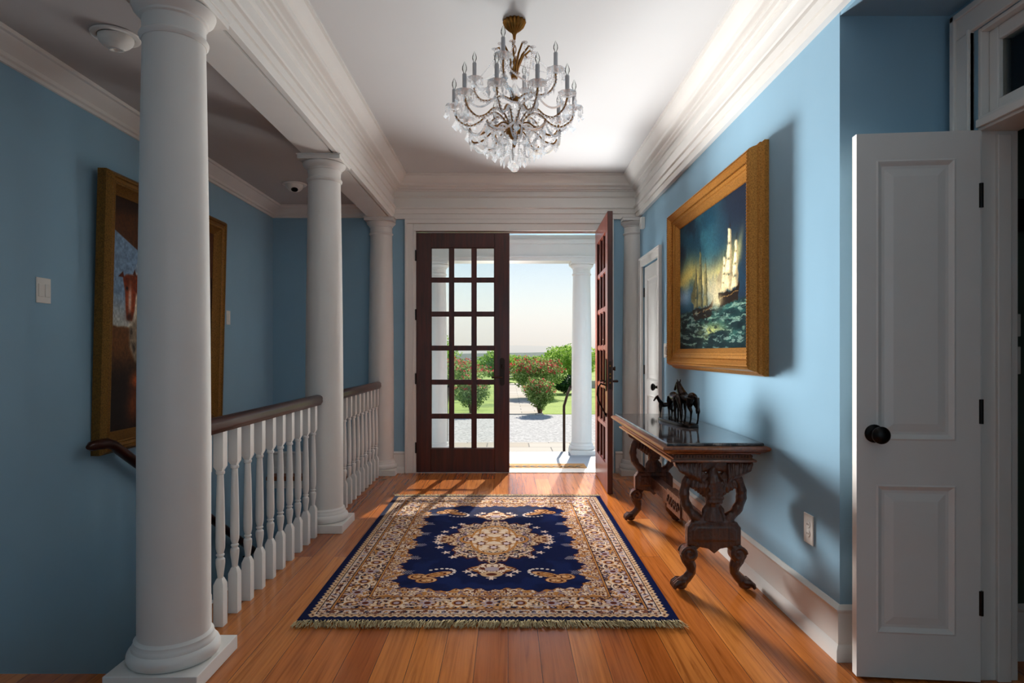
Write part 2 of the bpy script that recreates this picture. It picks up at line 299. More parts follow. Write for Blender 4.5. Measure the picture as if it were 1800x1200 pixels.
def rug_picture(WX=1.73, LY=2.40):
    ppm = 640; w = int(WX*ppm); h = int(LY*ppm); Y, X = np.mgrid[0:h, 0:w]
    X = (X+.5)/ppm-WX/2; Y = (Y+.5)/ppm-LY/2; ax = np.abs(X); ay = np.abs(Y)
    ex = WX/2-ax; ey = LY/2-ay; e = np.minimum(ex, ey)              # distance from the edge
    side = ex < ey; s = np.where(side, Y, X)                          # running coordinate
    navy = C(14, 24, 66); cream = C(228, 210, 188); gold = C(182, 128, 70); brown = C(92, 42, 28); lil = C(176, 164, 176); tan = C(206, 174, 136); dkb = C(26, 24, 48)
    # mirrored noise, so both halves match as in a woven pattern
    def mir(cells, seed, oc=3):
        q = fbm(h//2+2, w//2+2, cells, oc, .6, seed)
        yi = np.clip((ay*ppm).astype(int), 0, h//2+1); xi = np.clip((ax*ppm).astype(int), 0, w//2+1); return q[yi, xi]
    A = mir((60, 44), 3, 2); B = mir((90, 66), 9, 2); D = mir((44, 32), 15, 2); E = mir((120, 88), 29, 1)
    img = np.zeros((h, w, 3))+navy
    per = lambda v, p: (v/p-np.floor(v/p))*2-1
    # guard border: jagged cream leaves on navy, then a dark line
    q = per(s, .036); jag = .030+.014*np.abs(q)
    img = blend(img, sstep(jag-.002, jag+.002, e)*(e < .07), tan); img = blend(img, sstep(.6, .7, B)*(e > .04)*(e < .07), cream)
    img = blend(img, (np.hypot(q*.018, (e-.052))*1. < .006)*1., brown)
    img = blend(img, ((e > .064) & (e < .069))*1., dkb)
    g2 = ((e >= .069) & (e < .112)); img = blend(img, g2*1., cream)
    q2 = per(s, .06); img = blend(img, g2*(np.hypot(q2*.03, (e-.09)) < .011), dkb); img = blend(img, g2*(np.hypot((1-np.abs(q2))*.03, (e-.09)) < .008), gold)
    img = blend(img, g2*sstep(.57, .62, B)*.8, brown); img = blend(img, g2*sstep(.40, .36, B)*.8, lil)
    for a, b, c in ((.112, .117, dkb), (.117, .126, gold), (.126, .129, brown)): img = blend(img, ((e >= a) & (e < b))*1., c)
    # main border: brown ground with palmettes and scrolls
    mb = ((e >= .129) & (e < .262)); img = blend(img, mb*1., brown)
    img = blend(img, mb*sstep(.535, .56, A), tan); img = blend(img, mb*sstep(.56, .6, D), gold); img = blend(img, mb*sstep(.6, .63, B), cream); img = blend(img, mb*sstep(.36, .33, B), dkb); img = blend(img, mb*sstep(.33, .29, A), lil)
    q3 = per(s, .30); rr = np.hypot(q3*.15, (e-.195)); th = np.arctan2(e-.195, q3*.15)
    pal = mb*(rr < .046+.009*np.cos(8*th)); img = blend(img, pal*1., cream); img = blend(img, pal*(rr < .032)*1., gold); img = blend(img, pal*(rr < .024)*1., brown); img = blend(img, pal*(rr < .014), lil)
    sc = np.abs((e-.195)-.042*np.sin(s*2*PI/.30)); img = blend(img, mb*(sc < .0055)*(1-pal), cream); img = blend(img, mb*((sc > .0055) & (sc < .0085))*(1-pal), dkb)
    sc = np.abs((e-.195)+.042*np.sin(s*2*PI/.30+.8)); img = blend(img, mb*(sc < .0045)*(1-pal), gold)
    q4 = per(s+.15, .30); r4 = np.hypot(q4*.15, (e-.195)); th4 = np.arctan2(e-.195, q4*.15); p4 = mb*(r4 < .03+.008*np.cos(6*th4)); img = blend(img, p4*1., lil); img = blend(img, p4*(r4 < .016), brown)
    for a, b, c in ((.262, .266, dkb), (.266, .275, gold), (.275, .278, brown)): img = blend(img, ((e >= a) & (e < b))*1., c)
    # inner border reaching into the field in scallops
    nx = 7; q5 = np.where(side, np.abs(np.sin(ay*PI/.245)), np.abs(np.sin((ax+.02)*PI/.26)))
    corner = np.clip(1-np.hypot(np.clip(ex-.34, 0, None), np.clip(ey-.34, 0, None))/.16, 0, 1)
    lim = .335+.045*q5+.010*np.sin(s*95)+.05*corner
    ib = (e >= .278) & (e < lim); img = blend(img, ib*1., cream)
    img = blend(img, ib*sstep(.54, .58, A), tan); img = blend(img, ib*sstep(.6, .64, B), brown); img = blend(img, ib*sstep(.57, .6, D), gold); img = blend(img, ib*sstep(.38, .34, B), C(120, 100, 120))
    q6 = per(s, .12); r6 = np.hypot(q6*.06, (e-.306)); img = blend(img, ib*(r6 < .02), tan); img = blend(img, ib*(r6 < .013), brown); img = blend(img, ib*(r6 < .006), cream)
    img = blend(img, ((e >= lim) & (e < lim+.006))*1., brown)
    # sprays of tiny dots standing in the field at the scallop tips
    tip = side*(np.abs(np.sin(ay*PI/.245)) > .93)*(e > lim)*(e < lim+.055)*((np.sin(X*440)*np.sin(Y*300)) > .25); img = blend(img, tip*1., C(190, 186, 196))
    fld = e > lim+.006; img = blend(img, fld*sstep(.52, .7, mir((12, 9), 71))*.35, C(30, 52, 112))
    # medallion
    th = np.arctan2(Y/1.5, X); r = np.hypot(X/.285, Y/.43)
    lobes = 1+.075*np.cos(8*th)+.045*np.cos(24*th); md = r < lobes
    img = blend(img, (r < lobes+.035)*fld, brown); img = blend(img, md*1., cream)
    img = blend(img, md*sstep(.53, .57, A)*(r > .62), C(150, 128, 140)); img = blend(img, md*sstep(.6, .63, B)*(r > .55), brown); img = blend(img, md*sstep(.55, .59, D)*(r > .3), tan); img = blend(img, md*sstep(.36, .33, E)*(r > .6), dkb)
    ring = lambda cx, cy, a, b, k=.05: np.abs(np.hypot((ax-cx)/a, (ay-cy)/b)-1) < k
    for cx, cy, a, b in ((0, 0, .215, .12), (0, .16, .10, .15), (.12, 0, .1, .1), (0, 0, .15, .30)): img = blend(img, md*ring(cx, cy, a, b), gold)
    img = blend(img, (np.hypot(X/.06, Y/.05) < 1+.2*np.cos(6*np.arctan2(Y, X)))*1., gold); img = blend(img, (np.hypot(X, Y) < .015)*1., cream)
    for cx, cy in ((0, .17), (.15, 0), (.08, .09)):
        rr = np.hypot((ax-cx), (ay-cy)*.8); tt = np.arctan2(ay-cy, ax-cx); img = blend(img, (rr < .030+.008*np.cos(8*tt))*1., brown); img = blend(img, (rr < .019)*1., C(214, 200, 206))
    # end pendants and side cusps
    rp = np.hypot(X/.115, (ay-.56)/.085); tp = np.arctan2(ay-.56, X); pd = (rp < 1+.12*np.cos(6*tp)); img = blend(img, (rp < 1.08+.12*np.cos(6*tp))*1., brown); img = blend(img, pd*1., cream); img = blend(img, pd*sstep(.52, .56, B), brown); img = blend(img, pd*sstep(.55, .6, D), gold)
    img = blend(img, pd*(np.hypot(X/.04, (ay-.56)/.035) < 1), lil)
    r7 = np.hypot(X/.06, (ay-.645)/.04); img = blend(img, (r7 < 1)*1., tan); img = blend(img, (r7 < .5)*1., brown)
    r8 = np.hypot((ax-.30)/.06, Y/.085); img = blend(img, (r8 < 1)*1., tan); img = blend(img, (r8 < 1)*sstep(.5, .56, B), brown)
    stars = [(.0, .70), (.10, .655), (.135, .60), (.36, .0), (.345, .085), (.335, .17), (.285, .27), (.235, .355), (.365, .055)]
    for cx, cy in stars:
        rr = np.hypot(ax-cx, (ay-cy)); tt = np.arctan2(ay-cy, ax-cx); m = rr < .012+.018*np.abs(np.cos(2.5*tt))**3; img = blend(img, m*1., C(232, 212, 196))
    # corner sprays
    cx, cy = .40, .66
    for dx, dy, a, b, rot in ((.0, .02, .05, .042, 0), (-.055, .075, .055, .036, .2), (-.10, -.01, .085, .032, .5)):
        xx = (ax-cx-dx)*math.cos(rot)+(ay-cy-dy)*math.sin(rot); yy = -(ax-cx-dx)*math.sin(rot)+(ay-cy-dy)*math.cos(rot)
        rr = np.hypot(xx/a, yy/b); img = blend(img, (rr < 1.1)*1., brown); img = blend(img, (rr < 1)*1., C(222, 178, 130)); img = blend(img, (rr < 1)*sstep(.52, .57, B), gold); img = blend(img, (np.abs(rr-.6) < .1)*1., brown)
    for k in range(11):
        t = -1.2+k*.32; px_ = cx-.10-.105*math.cos(t)*.9; py_ = cy-.03-.075*math.sin(t+.4); img = blend(img, (np.hypot((ax-px_), (ay-py_)) < .0105)*1., C(226, 214, 206))
    # weave
    img *= (.90+.2*RS.rand(h, w))[..., None]
    return np.clip(img*np.array([.9, .86, .84]), 0, 1)

# ------------------------------------------------------------------ mesh builder
class MB:
    def __init__(s): s.v = []; s.f = []; s.uv = {}
    def add(s, vs, fs):
        n = len(s.v); s.v += [tuple(p) for p in vs]; s.f += [tuple(i+n for i in f) for f in fs]; return s
    def box(s, x0, x1, y0, y1, z0, z1):
        x0, x1 = sorted((x0, x1)); y0, y1 = sorted((y0, y1)); z0, z1 = sorted((z0, z1))
        return s.add([(x0, y0, z0), (x1, y0, z0), (x1, y1, z0), (x0, y1, z0), (x0, y0, z1), (x1, y0, z1), (x1, y1, z1), (x0, y1, z1)],
                     [(0, 3, 2, 1), (4, 5, 6, 7), (0, 1, 5, 4), (1, 2, 6, 5), (2, 3, 7, 6), (3, 0, 4, 7)])
    def loft(s, rings, closed=True, cap=True):
        n = len(rings[0]); vs = [p for r in rings for p in r]; fs = []
        for i in range(len(rings)-1):
            for j in range(n if closed else n-1):
                k = (j+1) % n; fs.append((i*n+j, i*n+k, (i+1)*n+k, (i+1)*n+j))
        if cap and closed: fs.append(tuple(range(n))[::-1]); fs.append(tuple((len(rings)-1)*n+j for j in range(n)))
        return s.add(vs, fs)
    def lathe(s, prof, c=(0, 0, 0), n=32, flute=0, nf=0, cap=True):   # prof: (r, z)
        rings = []
        for r, z in prof:
            rings.append([(c[0]+(r*(1+flute*math.cos(nf*2*PI*k/n)))*math.cos(2*PI*k/n), c[1]+(r*(1+flute*math.cos(nf*2*PI*k/n)))*math.sin(2*PI*k/n), c[2]+z) for k in range(n)])
        return s.loft(rings, True, cap)
    def tube(s, pts, rad, n=8, sx=1, cap=True):
        pts = [Vector(p) for p in pts]; rr = rad if hasattr(rad, '__len__') else [rad]*len(pts); rings = []; up = None
        for i, p in enumerate(pts):
            t = (pts[min(i+1, len(pts)-1)]-pts[max(i-1, 0)]).normalized()
            if up is None: up = Vector((0, 0, 1)) if abs(t.z) < .9 else Vector((0, 1, 0))
            a = t.cross(up);
            if a.length < 1e-5: a = t.cross(Vector((1, 0, 0)))
            a.normalize(); b = a.cross(t).normalized(); up = b
            rings.append([tuple(p+a*(rr[i]*sx*math.cos(2*PI*k/n))+b*(rr[i]*math.sin(2*PI*k/n))) for k in range(n)])
        return s.loft(rings, True, cap)
    def ball(s, c, r, n=10, sc=(1, 1, 1)):
        prof = [(max(1e-4, math.sin(PI*k/n)), -math.cos(PI*k/n)) for k in range(n+1)]
        m = 2*n; rings = [[(c[0]+r*sc[0]*a*math.cos(2*PI*j/m), c[1]+r*sc[1]*a*math.sin(2*PI*j/m), c[2]+r*sc[2]*z) for j in range(m)] for a, z in prof]
        return s.loft(rings)
    def octa(s, c, r, h=None):
        h = h or r; x, y, z = c
        return s.add([(x+r, y, z), (x, y+r, z), (x-r, y, z), (x, y-r, z), (x, y, z+h), (x, y, z-h)],
                     [(0, 1, 4), (1, 2, 4), (2, 3, 4), (3, 0, 4), (1, 0, 5), (2, 1, 5), (3, 2, 5), (0, 3, 5)])
    def prism_y(s, prof, y0, y1):   # profile (x,z) extruded along y
        return s.loft([[(x, y0, z) for x, z in prof], [(x, y1, z) for x, z in prof]])
    def prism_x(s, prof, x0, x1):   # profile (y,z) extruded along x
        return s.loft([[(x0, y, z) for y, z in prof], [(x1, y, z) for y, z in prof]])
    def build(s, name, mat, parent=None, smooth=None, loc=None, rot=None):
        me = bpy.data.meshes.new(name); me.from_pydata(s.v, [], s.f); me.validate(); me.update()
        bm = bmesh.new(); bm.from_mesh(me); bmesh.ops.recalc_face_normals(bm, faces=bm.faces); bm.to_mesh(me); bm.free()
        if smooth is not None:
            for p in me.polygons: p.use_smooth = True
            me.set_sharp_from_angle(angle=math.radians(smooth))
        me.materials.append(mat); o = bpy.data.objects.new(name, me); COL.objects.link(o)
        if parent: o.parent = parent
        if loc: o.location = loc
        if rot: o.rotation_euler = rot
        return o
def bevel(o, w=.003, seg=2):
    m = o.modifiers.new('bevel', 'BEVEL'); m.width = w; m.segments = seg; m.limit_method = 'ANGLE'; m.angle_limit = math.radians(40); return o
def remesh(o, vox, it=4):
    m = o.modifiers.new('remesh', 'REMESH'); m.mode = 'VOXEL'; m.voxel_size = vox; m.use_smooth_shade = True
    s = o.modifiers.new('smooth', 'SMOOTH'); s.factor = .5; s.iterations = it; return o
def tag(o, label, cat, group=None, kind=None):
    o['label'] = label; o['category'] = cat
    if group: o['group'] = group
    if kind: o['kind'] = kind
    return o
def empty(name, loc, label, cat, group=None, kind=None, rz=0):
    o = bpy.data.objects.new(name, None); COL.objects.link(o); o.location = loc; o.rotation_euler = (0, 0, rz); o.empty_display_size = .1
    return tag(o, label, cat, group, kind)
def dup(o, parent=None, loc=None, rot=None):
    c = o.copy(); COL.objects.link(c)
    if parent: c.parent = parent
    if loc is not None: c.location = loc
    if rot is not None: c.rotation_euler = rot
    return c
def dup_tree(o, loc=None, parent=None, rot=None):
    c = dup(o, parent, loc, rot)
    for ch in list(o.children): dup_tree(ch, None, c)
    return c
def structure(o, label, cat): return tag(o, label, cat, kind='structure')

# =================================================================== SETTING
XR, XL, YB, XLW = 1.32, -1.185, 6.36, -2.39        # right wall, beam face base, door wall, stairwell wall
YC = 2.49                                            # corner where the right wall steps back
ZC, ZA, ZL = 3.0, 2.575, 2.70
YN = -3.2
# floor with stairwell opening
fl = MB()
fl.box(XLW, 1.98, YN, 2.38, -.06, 0); fl.box(-1.44, 1.98, 2.38, YB+.02, -.06, 0)
structure(fl.build('floor', M['floor']), 'orange-brown varnished pine board floor of the hall', 'floor')
o = MB().box(XLW, -1.44, 6.17, YB, -.045, 0).build('trim_1', M['nosing']); bevel(o, .012, 3); structure(o, 'narrow brown floor edge at the back of the stairwell', 'floor edge')
structure(MB().box(XLW, -1.44, 6.19, YB, -.12, -.0455).build('trim_2', M['white']), 'white fascia under the floor edge at the back of the stairwell', 'trim')
structure(MB().box(-1.4605, -1.4405, 2.38, YB, -.32, -.0005).build('trim_14', M['white']), 'white fascia along the open side of the stairwell', 'trim')
# walls
structure(MB().box(XLW-.12, XLW, YN, 6.56, -3.0, 3.1).build('wall_left', M['blue']), 'blue painted wall of the stairwell on the left', 'wall')
bw = MB(); bw.box(XLW, -.96, YB, 6.56, -.0, 3.1).box(.985, 1.46, YB, 6.56, 0, 3.1).box(-.96, .985, YB, 6.56, 2.455, 3.1)
structure(bw.build('wall_back', M['blue']), 'blue wall around the front doors', 'wall')
structure(MB().box(XLW, -1.2, 6.2, 6.5, -3.0, -.1205).build('wall_stairwell', M['blue']), 'blue wall below floor level at the back of the stairwell', 'wall')
structure(MB().box(-1.43, -1.31, 2.2, 6.2, -3.0, -.0605).build('wall_under_balustrade', M['blue']), 'wall under the balustrade side of the stairwell', 'wall')
rw = MB(); CD0, CD1, CZ = 5.45, 6.11, 2.06
rw.box(XR, XR+.14, YC, CD0, 0, 3.1).box(XR, XR+.14, CD1, YB, 0, 3.1).box(XR, XR+.14, CD0, CD1, CZ, 3.1)
structure(rw.build('wall_right', M['blue']), 'light blue wall behind the console table', 'wall')
# recess at right with door
XS = 1.76
structure(MB().box(XR+.14, XS+.14, YC, YC+.14, 0, 3.1).build('wall_recess', M['blue']), 'short blue wall behind the open white door', 'wall')
rs = MB(); DO0, DO1 = 1.48, 2.345
rs.box(XS, XS+.14, YN, DO0, 0, 3.1).box(XS, XS+.14, DO1, YC, 0, 3.1).box(XS, XS+.14, DO0, DO1, 2.43, 3.1)
structure(rs.build('wall_recess_side', M['blue']), 'blue side wall holding the door with the transom', 'wall')
structure(MB().box(XR+.001, XS, YN, YC, 2.56, 2.66).build('ceiling_recess', M['blue']), 'blue soffit over the recess on the right', 'soffit')
structure(MB().box(XR, XR+.12, YN, YC-.001, 2.6605, 3.0).build('wall_over_recess', M['blue']), 'wall strip above the recess', 'wall')
structure(MB().box(XS+.14, 3.4, YC+.01, YC+.15, 0, 2.6).build('wall_side_room', M['greenwall']), 'dark green wall of the room behind the right doorway', 'wall')
sr = MB().box(3.4, 3.5, .4, 2.5, 0, 2.6).box(XS+.14, 3.5, .3, .4, 0, 2.6)
structure(sr.build('wall_side_room_end', M['greenwall']), 'far walls of the dark side room', 'wall')
structure(MB().box(XS+.14, 3.5, .3, 2.6, 2.6, 2.7).build('ceiling_side_room', M['ceil']), 'ceiling of the dark side room', 'ceiling')
structure(MB().box(1.98, 3.5, .3, 2.6, -.06, 0).build('floor_side_room', M['floor']), 'floor of the side room', 'floor')
structure(MB().box(XLW, 3.0, YN-.1, YN, -.1, 3.1).build('wall_front', M['blue']), 'wall behind the camera', 'wall')
structure(MB().box(-1.2, XR+.1, YN, YB, ZC, ZC+.1).build('ceiling', M['ceil']), 'pale hall ceiling', 'ceiling')
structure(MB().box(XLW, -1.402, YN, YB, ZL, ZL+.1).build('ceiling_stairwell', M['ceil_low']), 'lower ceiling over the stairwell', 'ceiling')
structure(MB().box(XLW-.1, -1.2, 1.2, 6.5, -3.1, -3.0).build('floor_lower', M['floor']), 'lower floor seen down the stairwell', 'floor')
# entablature beam over the columns
structure(MB().box(-1.40, -1.2, YN, YB, ZA, 3.0).build('trim_3', M['white']), 'white beam carried by the columns', 'beam')
# cornice profile: (projection from base plane, height)
EP = [(0, ZA), (.03, ZA), (.03, 2.625), (.042, 2.627), (.042, 2.672), (.055, 2.678), (.058, 2.69), (.03, 2.697), (.03, 2.785), (.04, 2.79), (.045, 2.80), (.035, 2.806), (.035, 2.85),
      (.05, 2.852), (.055, 2.864), (.072, 2.868), (.074, 2.884), (.10, 2.888), (.112, 2.895), (.116, 2.915), (.132, 2.925), (.15, 2.945), (.162, 2.968), (.165, 2.978), (.18, 2.98), (.18, 2.9995), (0, 2.9995)]
def cornice(name, label, pts, prof, closed=False, inward=1):
    # pts: base-plane polyline (x,y) with inside on the left of travel * inward ; mitred offset
    n = len(pts); rings = []
    for i, p in enumerate(pts):
        p = Vector(p); d1 = (p-Vector(pts[i-1])).normalized() if i else None; d2 = (Vector(pts[i+1])-p).normalized() if i < n-1 else None
        if d1 is None: d1 = d2
        if d2 is None: d2 = d1
        n1 = Vector((-d1.y, d1.x)); n2 = Vector((-d2.y, d2.x)); m = (n1+n2); m = m/m.dot(n1)*inward if m.length > 1e-6 else n1
        rings.append([(p.x+m.x*q, p.y+m.y*q, z) for q, z in prof])
    o = MB().loft(rings).build(name, M['white'], smooth=35); return structure(o, label, 'moulding')
cornice('trim_4', 'layered white entablature and cornice around the hall ceiling', [(XR, YN), (XR, YB), (XL, YB), (XL, YN)], EP)
CP = [(0, 2.59), (.014, 2.59), (.016, 2.607), (.03, 2.612), (.035, 2.63), (.07, 2.655), (.098, 2.672), (.104, 2.68), (.12, 2.682), (.125, 2.6995), (0, 2.6995)]
cornice('trim_5', 'white crown moulding around the stairwell ceiling', [(-1.402, YB), (XLW, YB), (XLW, YN)], CP)
# baseboards
BP = [(0, .0005), (.026, .0005), (.026, .045), (.018, .062), (.014, .066), (.014, .19), (.02, .196), (.022, .205), (.012, .214), (.006, .22), (0, .22)]
cornice('baseboard_right', 'tall white baseboard along the right wall', [(XS, YN), (XS, YC)][:0] or [(1.62, YC), (XR, YC), (XR, 5.36)], BP, inward=1)
cornice('baseboard_back', 'white baseboard left of the front doors', [(-1.05, YB), (-1.44+.02, YB)], BP)
cornice('baseboard_stairwell', 'white baseboard above the floor edge of the stairwell', [(-1.46, YB), (XLW, YB)], BP)
cornice('baseboard_back_right', 'white baseboard right of the front doors', [(XR, 6.22), (XR, YB), (1.09, YB)], BP)
cornice('baseboard_side_room', 'white baseboard in the dark side room', [(3.3, YC+.01), (XS+.14, YC+.01)], BP)
# stairs (hidden, descending along left wall)
st = MB()
for k in range(1, 14):
    z = -.19*k; y = 2.38+.27*(k-1)
    st.box(XLW, -1.462, y, y+.30, z-.19, z)
structure(st.build('stairs', M['floor']), 'wooden stairs going down behind the balustrade', 'stairs')
structure(MB().box(XLW, -1.44, 2.3805, 2.395, -.19, -.0605).build('trim_6', M['white']), 'white riser at the head of the stairs', 'trim')

# --------- casings
def casing_pts(prof_w=.11, t=.022): return None
cs = MB()
for sx, x0 in ((-1, -.96), (1, .985)):
    xa, xb = (x0-.085, x0) if sx < 0 else (x0, x0+.085)
    cs.box(xa, xb, YB-.02, YB, 0, 2.53)
    xo = (x0-.085) if sx < 0 else x0+.085
    cs.box(min(xo, xo-sx*.022), max(xo, xo-sx*.022), YB-.032, YB, 0, 2.56)
cs.box(-.96, .985, YB-.02, YB, 2.455, 2.53).box(-1.045, 1.07, YB-.034, YB, 2.53, 2.574)
o = cs.build('trim_7', M['white']); bevel(o, .004); structure(o, 'white casing around the front double door', 'door casing')
jb = MB().box(-.96, -.935, YB-.001, 6.56, 0, 2.455).box(.93, .985, YB-.001, 6.56, 0, 2.455)
structure(jb.build('trim_8', M['white']), 'white jambs of the front doorway', 'door jamb')
o = MB().box(-.935, .93, YB-.004, 6.44, 2.447, 2.4545).build('trim_15', M['mahog']); structure(o, 'dark wooden head strip above the front doors', 'trim')
o = MB().box(-.96, .985, YB, 6.58, -.03, .006).build('trim_9', M['threshold']); structure(o, 'pale threshold of the front doorway', 'threshold')

# --------- french door leaves
def french_leaf(name, label, outside_handle):
    # local: x 0..LW (hinge at 0), y 0..T thickness, z
    LW, H, T = .947, 2.43, .045
    root = empty(name, (0, 0, 0), label, 'door', kind='structure')
    mbd = MB(); xs = [.148, .148+.189, .148+.189+.04, .148+.418, .148+.458, .148+.647]; z0 = .24
    rows = [(z0+k*.3465, z0+k*.3465+.309) for k in range(6)]
    mbd.box(0, .148, 0, T, 0, H).box(.795, LW, 0, T, 0, H).box(.148, .795, 0, T, 0, z0).box(.148, .795, 0, T, rows[-1][1], H)
    o = mbd.build('door_frame', M['mahog'], root); bevel(o, .004)
    mm = MB()
    for xa in (.148+.189, .148+.418): mm.box(xa, xa+.04, .006, T-.006, z0, rows[-1][1])
    for k in range(5): mm.box(.148, .795, .0065, T-.0065, rows[k][1], rows[k+1][0])
    # inner sticking around each pane
    for xa in (.148, .377, .606):
        for (za, zb) in rows:
            for (a, b, c, d) in ((xa, xa+.007, za, zb), (xa+.182, xa+.189, za, zb), (xa, xa+.189, za, za+.007), (xa, xa+.189, zb-.007, zb)):
                mm.box(a, b, .012, T-.012, c, d)
    o = mm.build('muntin', M['mahog'], root); bevel(o, .002, 1)
    g = MB()
    for xa in (.148, .377, .606):
        for (za, zb) in rows: g.box(xa+.004, xa+.185, T/2-.003, T/2+.003, za+.004, zb-.004)
    g.build('glass_pane', M['pane'], root)
    for hz in (.25, .95, 1.6, 2.2):
        MB().lathe([(.008, -.055), (.008, .055)], (-.004, -.006, hz), 10).build('hinge', M['black'], root)
    # inside plate and lever (y<0 is the room side when closed)
    hx = .872
    pl = MB().lathe([(.024, 0), (.024, .006)], n=24)
    def plate(mb, yf, s):
        pts = []
        for k in range(24):
            a = 2*PI*k/24; pts.append((hx+.026*math.cos(a), (1.02 + (.115 if math.sin(a) >= 0 else -.115)+.026*math.sin(a))))
        mb.loft([[(x, yf, z) for x, z in pts], [(x, yf+s*.008, z) for x, z in pts]]); return mb
    p = plate(MB(), 0, -1).build('handle_plate', M['oilbronze'], root, smooth=40)
    lv = MB(); lv.tube([(hx, -.008, .965), (hx, -.05, .965)], .009); lv.tube([(hx+.004, -.05, .965), (hx-.04, -.054, .967), (hx-.105, -.05, .962)], [.009, .008, .010])
    lv.build('lever_handle', M['oilbronze'], p, smooth=40)
    MB().tube([(hx, -.008, 1.075), (hx, -.028, 1.075)], .014).tube([(hx, -.028, 1.075-.018), (hx, -.028, 1.075+.018)], .006).build('thumb_turn', M['oilbronze'], p, smooth=40)
    if outside_handle:
        p2 = plate(MB(), T, 1).build('handle_plate', M['oilbronze'], root, smooth=40)
        gp = MB(); gp.tube([(hx, T+.004, .93), (hx, T+.05, .945), (hx, T+.075, .90), (hx, T+.078, .85), (hx, T+.06, .78), (hx, T+.02, .70), (hx, T+.004, .672)], [.009, .008, .0075, .009, .0075, .007, .012], 10)
        gp.tube([(hx, T+.004, .96), (hx, T+.035, .975), (hx, T+.055, .965)], [.006, .006, .009]); gp.build('pull_handle', M['bronze'], p2, smooth=60)
        MB().lathe([(.016, 0), (.02, .006), (.016, .01)], (0, 0, 0), 16).build('handle_foot', M['bronze'], p2, smooth=40, loc=(hx, T+.0005, .672), rot=(-PI/2, 0, 0))
        ep = MB().box(LW, LW+.002, .01, .035, .90, 1.14); e_ = ep.build('latch_plate', M['oilbronze'], root)
        q = MB()
        for hz in (1.10, 1.03, 1.0, .955): q.box(LW+.002, LW+.006, .017, .028, hz-.007, hz+.007)
        q.build('latch_bolt', M['brass'], e_)
    if outside_handle:     # this leaf hangs on the other jamb: its room side is on the other face
        def flip(o):
            if o.name.startswith('handle_foot'): o.location.y = -.0005; o.rotation_euler = (PI/2, 0, 0)
            else:
                for v in o.data.vertices: v.co.y = T-v.co.y
                o.data.flip_normals()
            for c in o.children: flip(c)
        for c in root.children: flip(c)
    return root
L1 = french_leaf('door_1', 'closed mahogany glazed front door leaf with eighteen panes', False)
L1.location = (-.932, YB-.002, .008)
L2 = french_leaf('door_2', 'open mahogany glazed front door leaf with long pull handle, edge-on', True)
# opened inwards: hinge at right; mirror by rotating: local x -> towards the camera, room side (local -y) -> +X
L2.location = (.880, YB-.045, .008); L2.rotation_euler = (0, 0, math.radians(-91.6))

# --------- closet door in right wall
def panel_door(name, label, w, h, t, mat, panels, arch=False):
    root = empty(name, (0, 0, 0), label, 'door', kind='structure')
    m = MB(); m.box(0, w, .008, t-.008, 0, h)
    xs = sorted({0, w}); # frame pieces around panels on both faces
    for (y0, y1) in ((0, .008), (t-.008, t)):
        pa, pb = panels[0][0], panels[0][1]
        m.box(0, pa, y0, y1, 0, h).box(pb, w, y0, y1, 0, h); zz = 0
        for (a, b, c, d) in panels: m.box(pa, pb, y0, y1, zz, c); zz = d
        m.box(pa, pb, y0, y1, zz, h)
    o = m.build('door_slab', mat, root)
    for (a, b, c, d) in panels:
        p = MB()
        for s in (0, 1):
            yo = 0 if s == 0 else t; sg = 1 if s == 0 else -1
            f = [(0, .0), (.006, -.0025), (.012, .001), (.022, .008), (.03, .0085), (.062, .002)]
            rings = [[(a+q, yo+sg*e, c+q), (b-q, yo+sg*e, c+q), (b-q, yo+sg*e, d-q), (a+q, yo+sg*e, d-q)] for q, e in f]
            p.loft(rings, True, False); q, e = f[-1]
            p.add([(a+q, yo+sg*e, c+q), (b-q, yo+sg*e, c+q), (b-q, yo+sg*e, d-q), (a+q, yo+sg*e, d-q)], [(0, 1, 2, 3)])
        p.build('door_panel', mat, root)
    return root
def knob(parent, x, y, z, s):
    k = MB(); r = MB().lathe([(.034, 0), (.034, .004), (.028, .009), (.014, .012), (.011, .03), (.02, .036), (.031, .048), (.032, .058), (.024, .068), (.008, .072), (.001, .072)], n=24)
    return r.build('door_knob', M['black'], parent, smooth=40, loc=(x, y, z), rot=(PI/2 if s < 0 else -PI/2, 0, 0))
cl = panel_door('door_3', 'closed white panelled closet door with black knob beside the front door', CD1-CD0-.006, 2.04, .035, M['white'], [(.11, .544, .2, .82), (.11, .544, .95, 1.92)])
cl.location = (XR+.012, CD1-.003, .008); cl.rotation_euler = (0, 0, -PI/2)
knob(cl, .585, .0, .91, -1)
for hz in (.3, 1.05, 1.8): MB().box(-.012, .012, -.009, .0, hz-.045, hz+.045).build('hinge', M['black'], cl)
c3 = MB()
for (a, b) in ((CD0-.085, CD0), (CD1, CD1+.085)): c3.box(XR-.02, XR, a, b, 0, CZ)
c3.box(XR-.02, XR, CD0-.085, CD1+.085, CZ, CZ+.085).box(XR-.03, XR, CD0-.088, CD0-.066, 0, CZ+.088).box(XR-.03, XR, CD1+.066, CD1+.088, 0, CZ+.088).box(XR-.03, XR, CD0-.066, CD1+.066, CZ+.066, CZ+.088)
o = c3.build('trim_10', M['white']); bevel(o, .004); structure(o, 'white casing around the closet door', 'door casing')
structure(MB().box(XR+.1, XR+.14, CD0, CD1, 0, CZ).build('wall_closet', M['greenwall']), 'back of the closet doorway', 'wall')

# --------- open white door at right, with transom
LWD = .435
wd = panel_door('door_4', 'open white two-panel door with black knob at the right', LWD, 2.03, .036, M['white'], [(.085, .365, .165, .72), (.085, .365, .885, 1.705 + .225)])
wd.location = (1.742, 2.338, .009); wd.rotation_euler = (0, 0, math.radians(180-5.5))
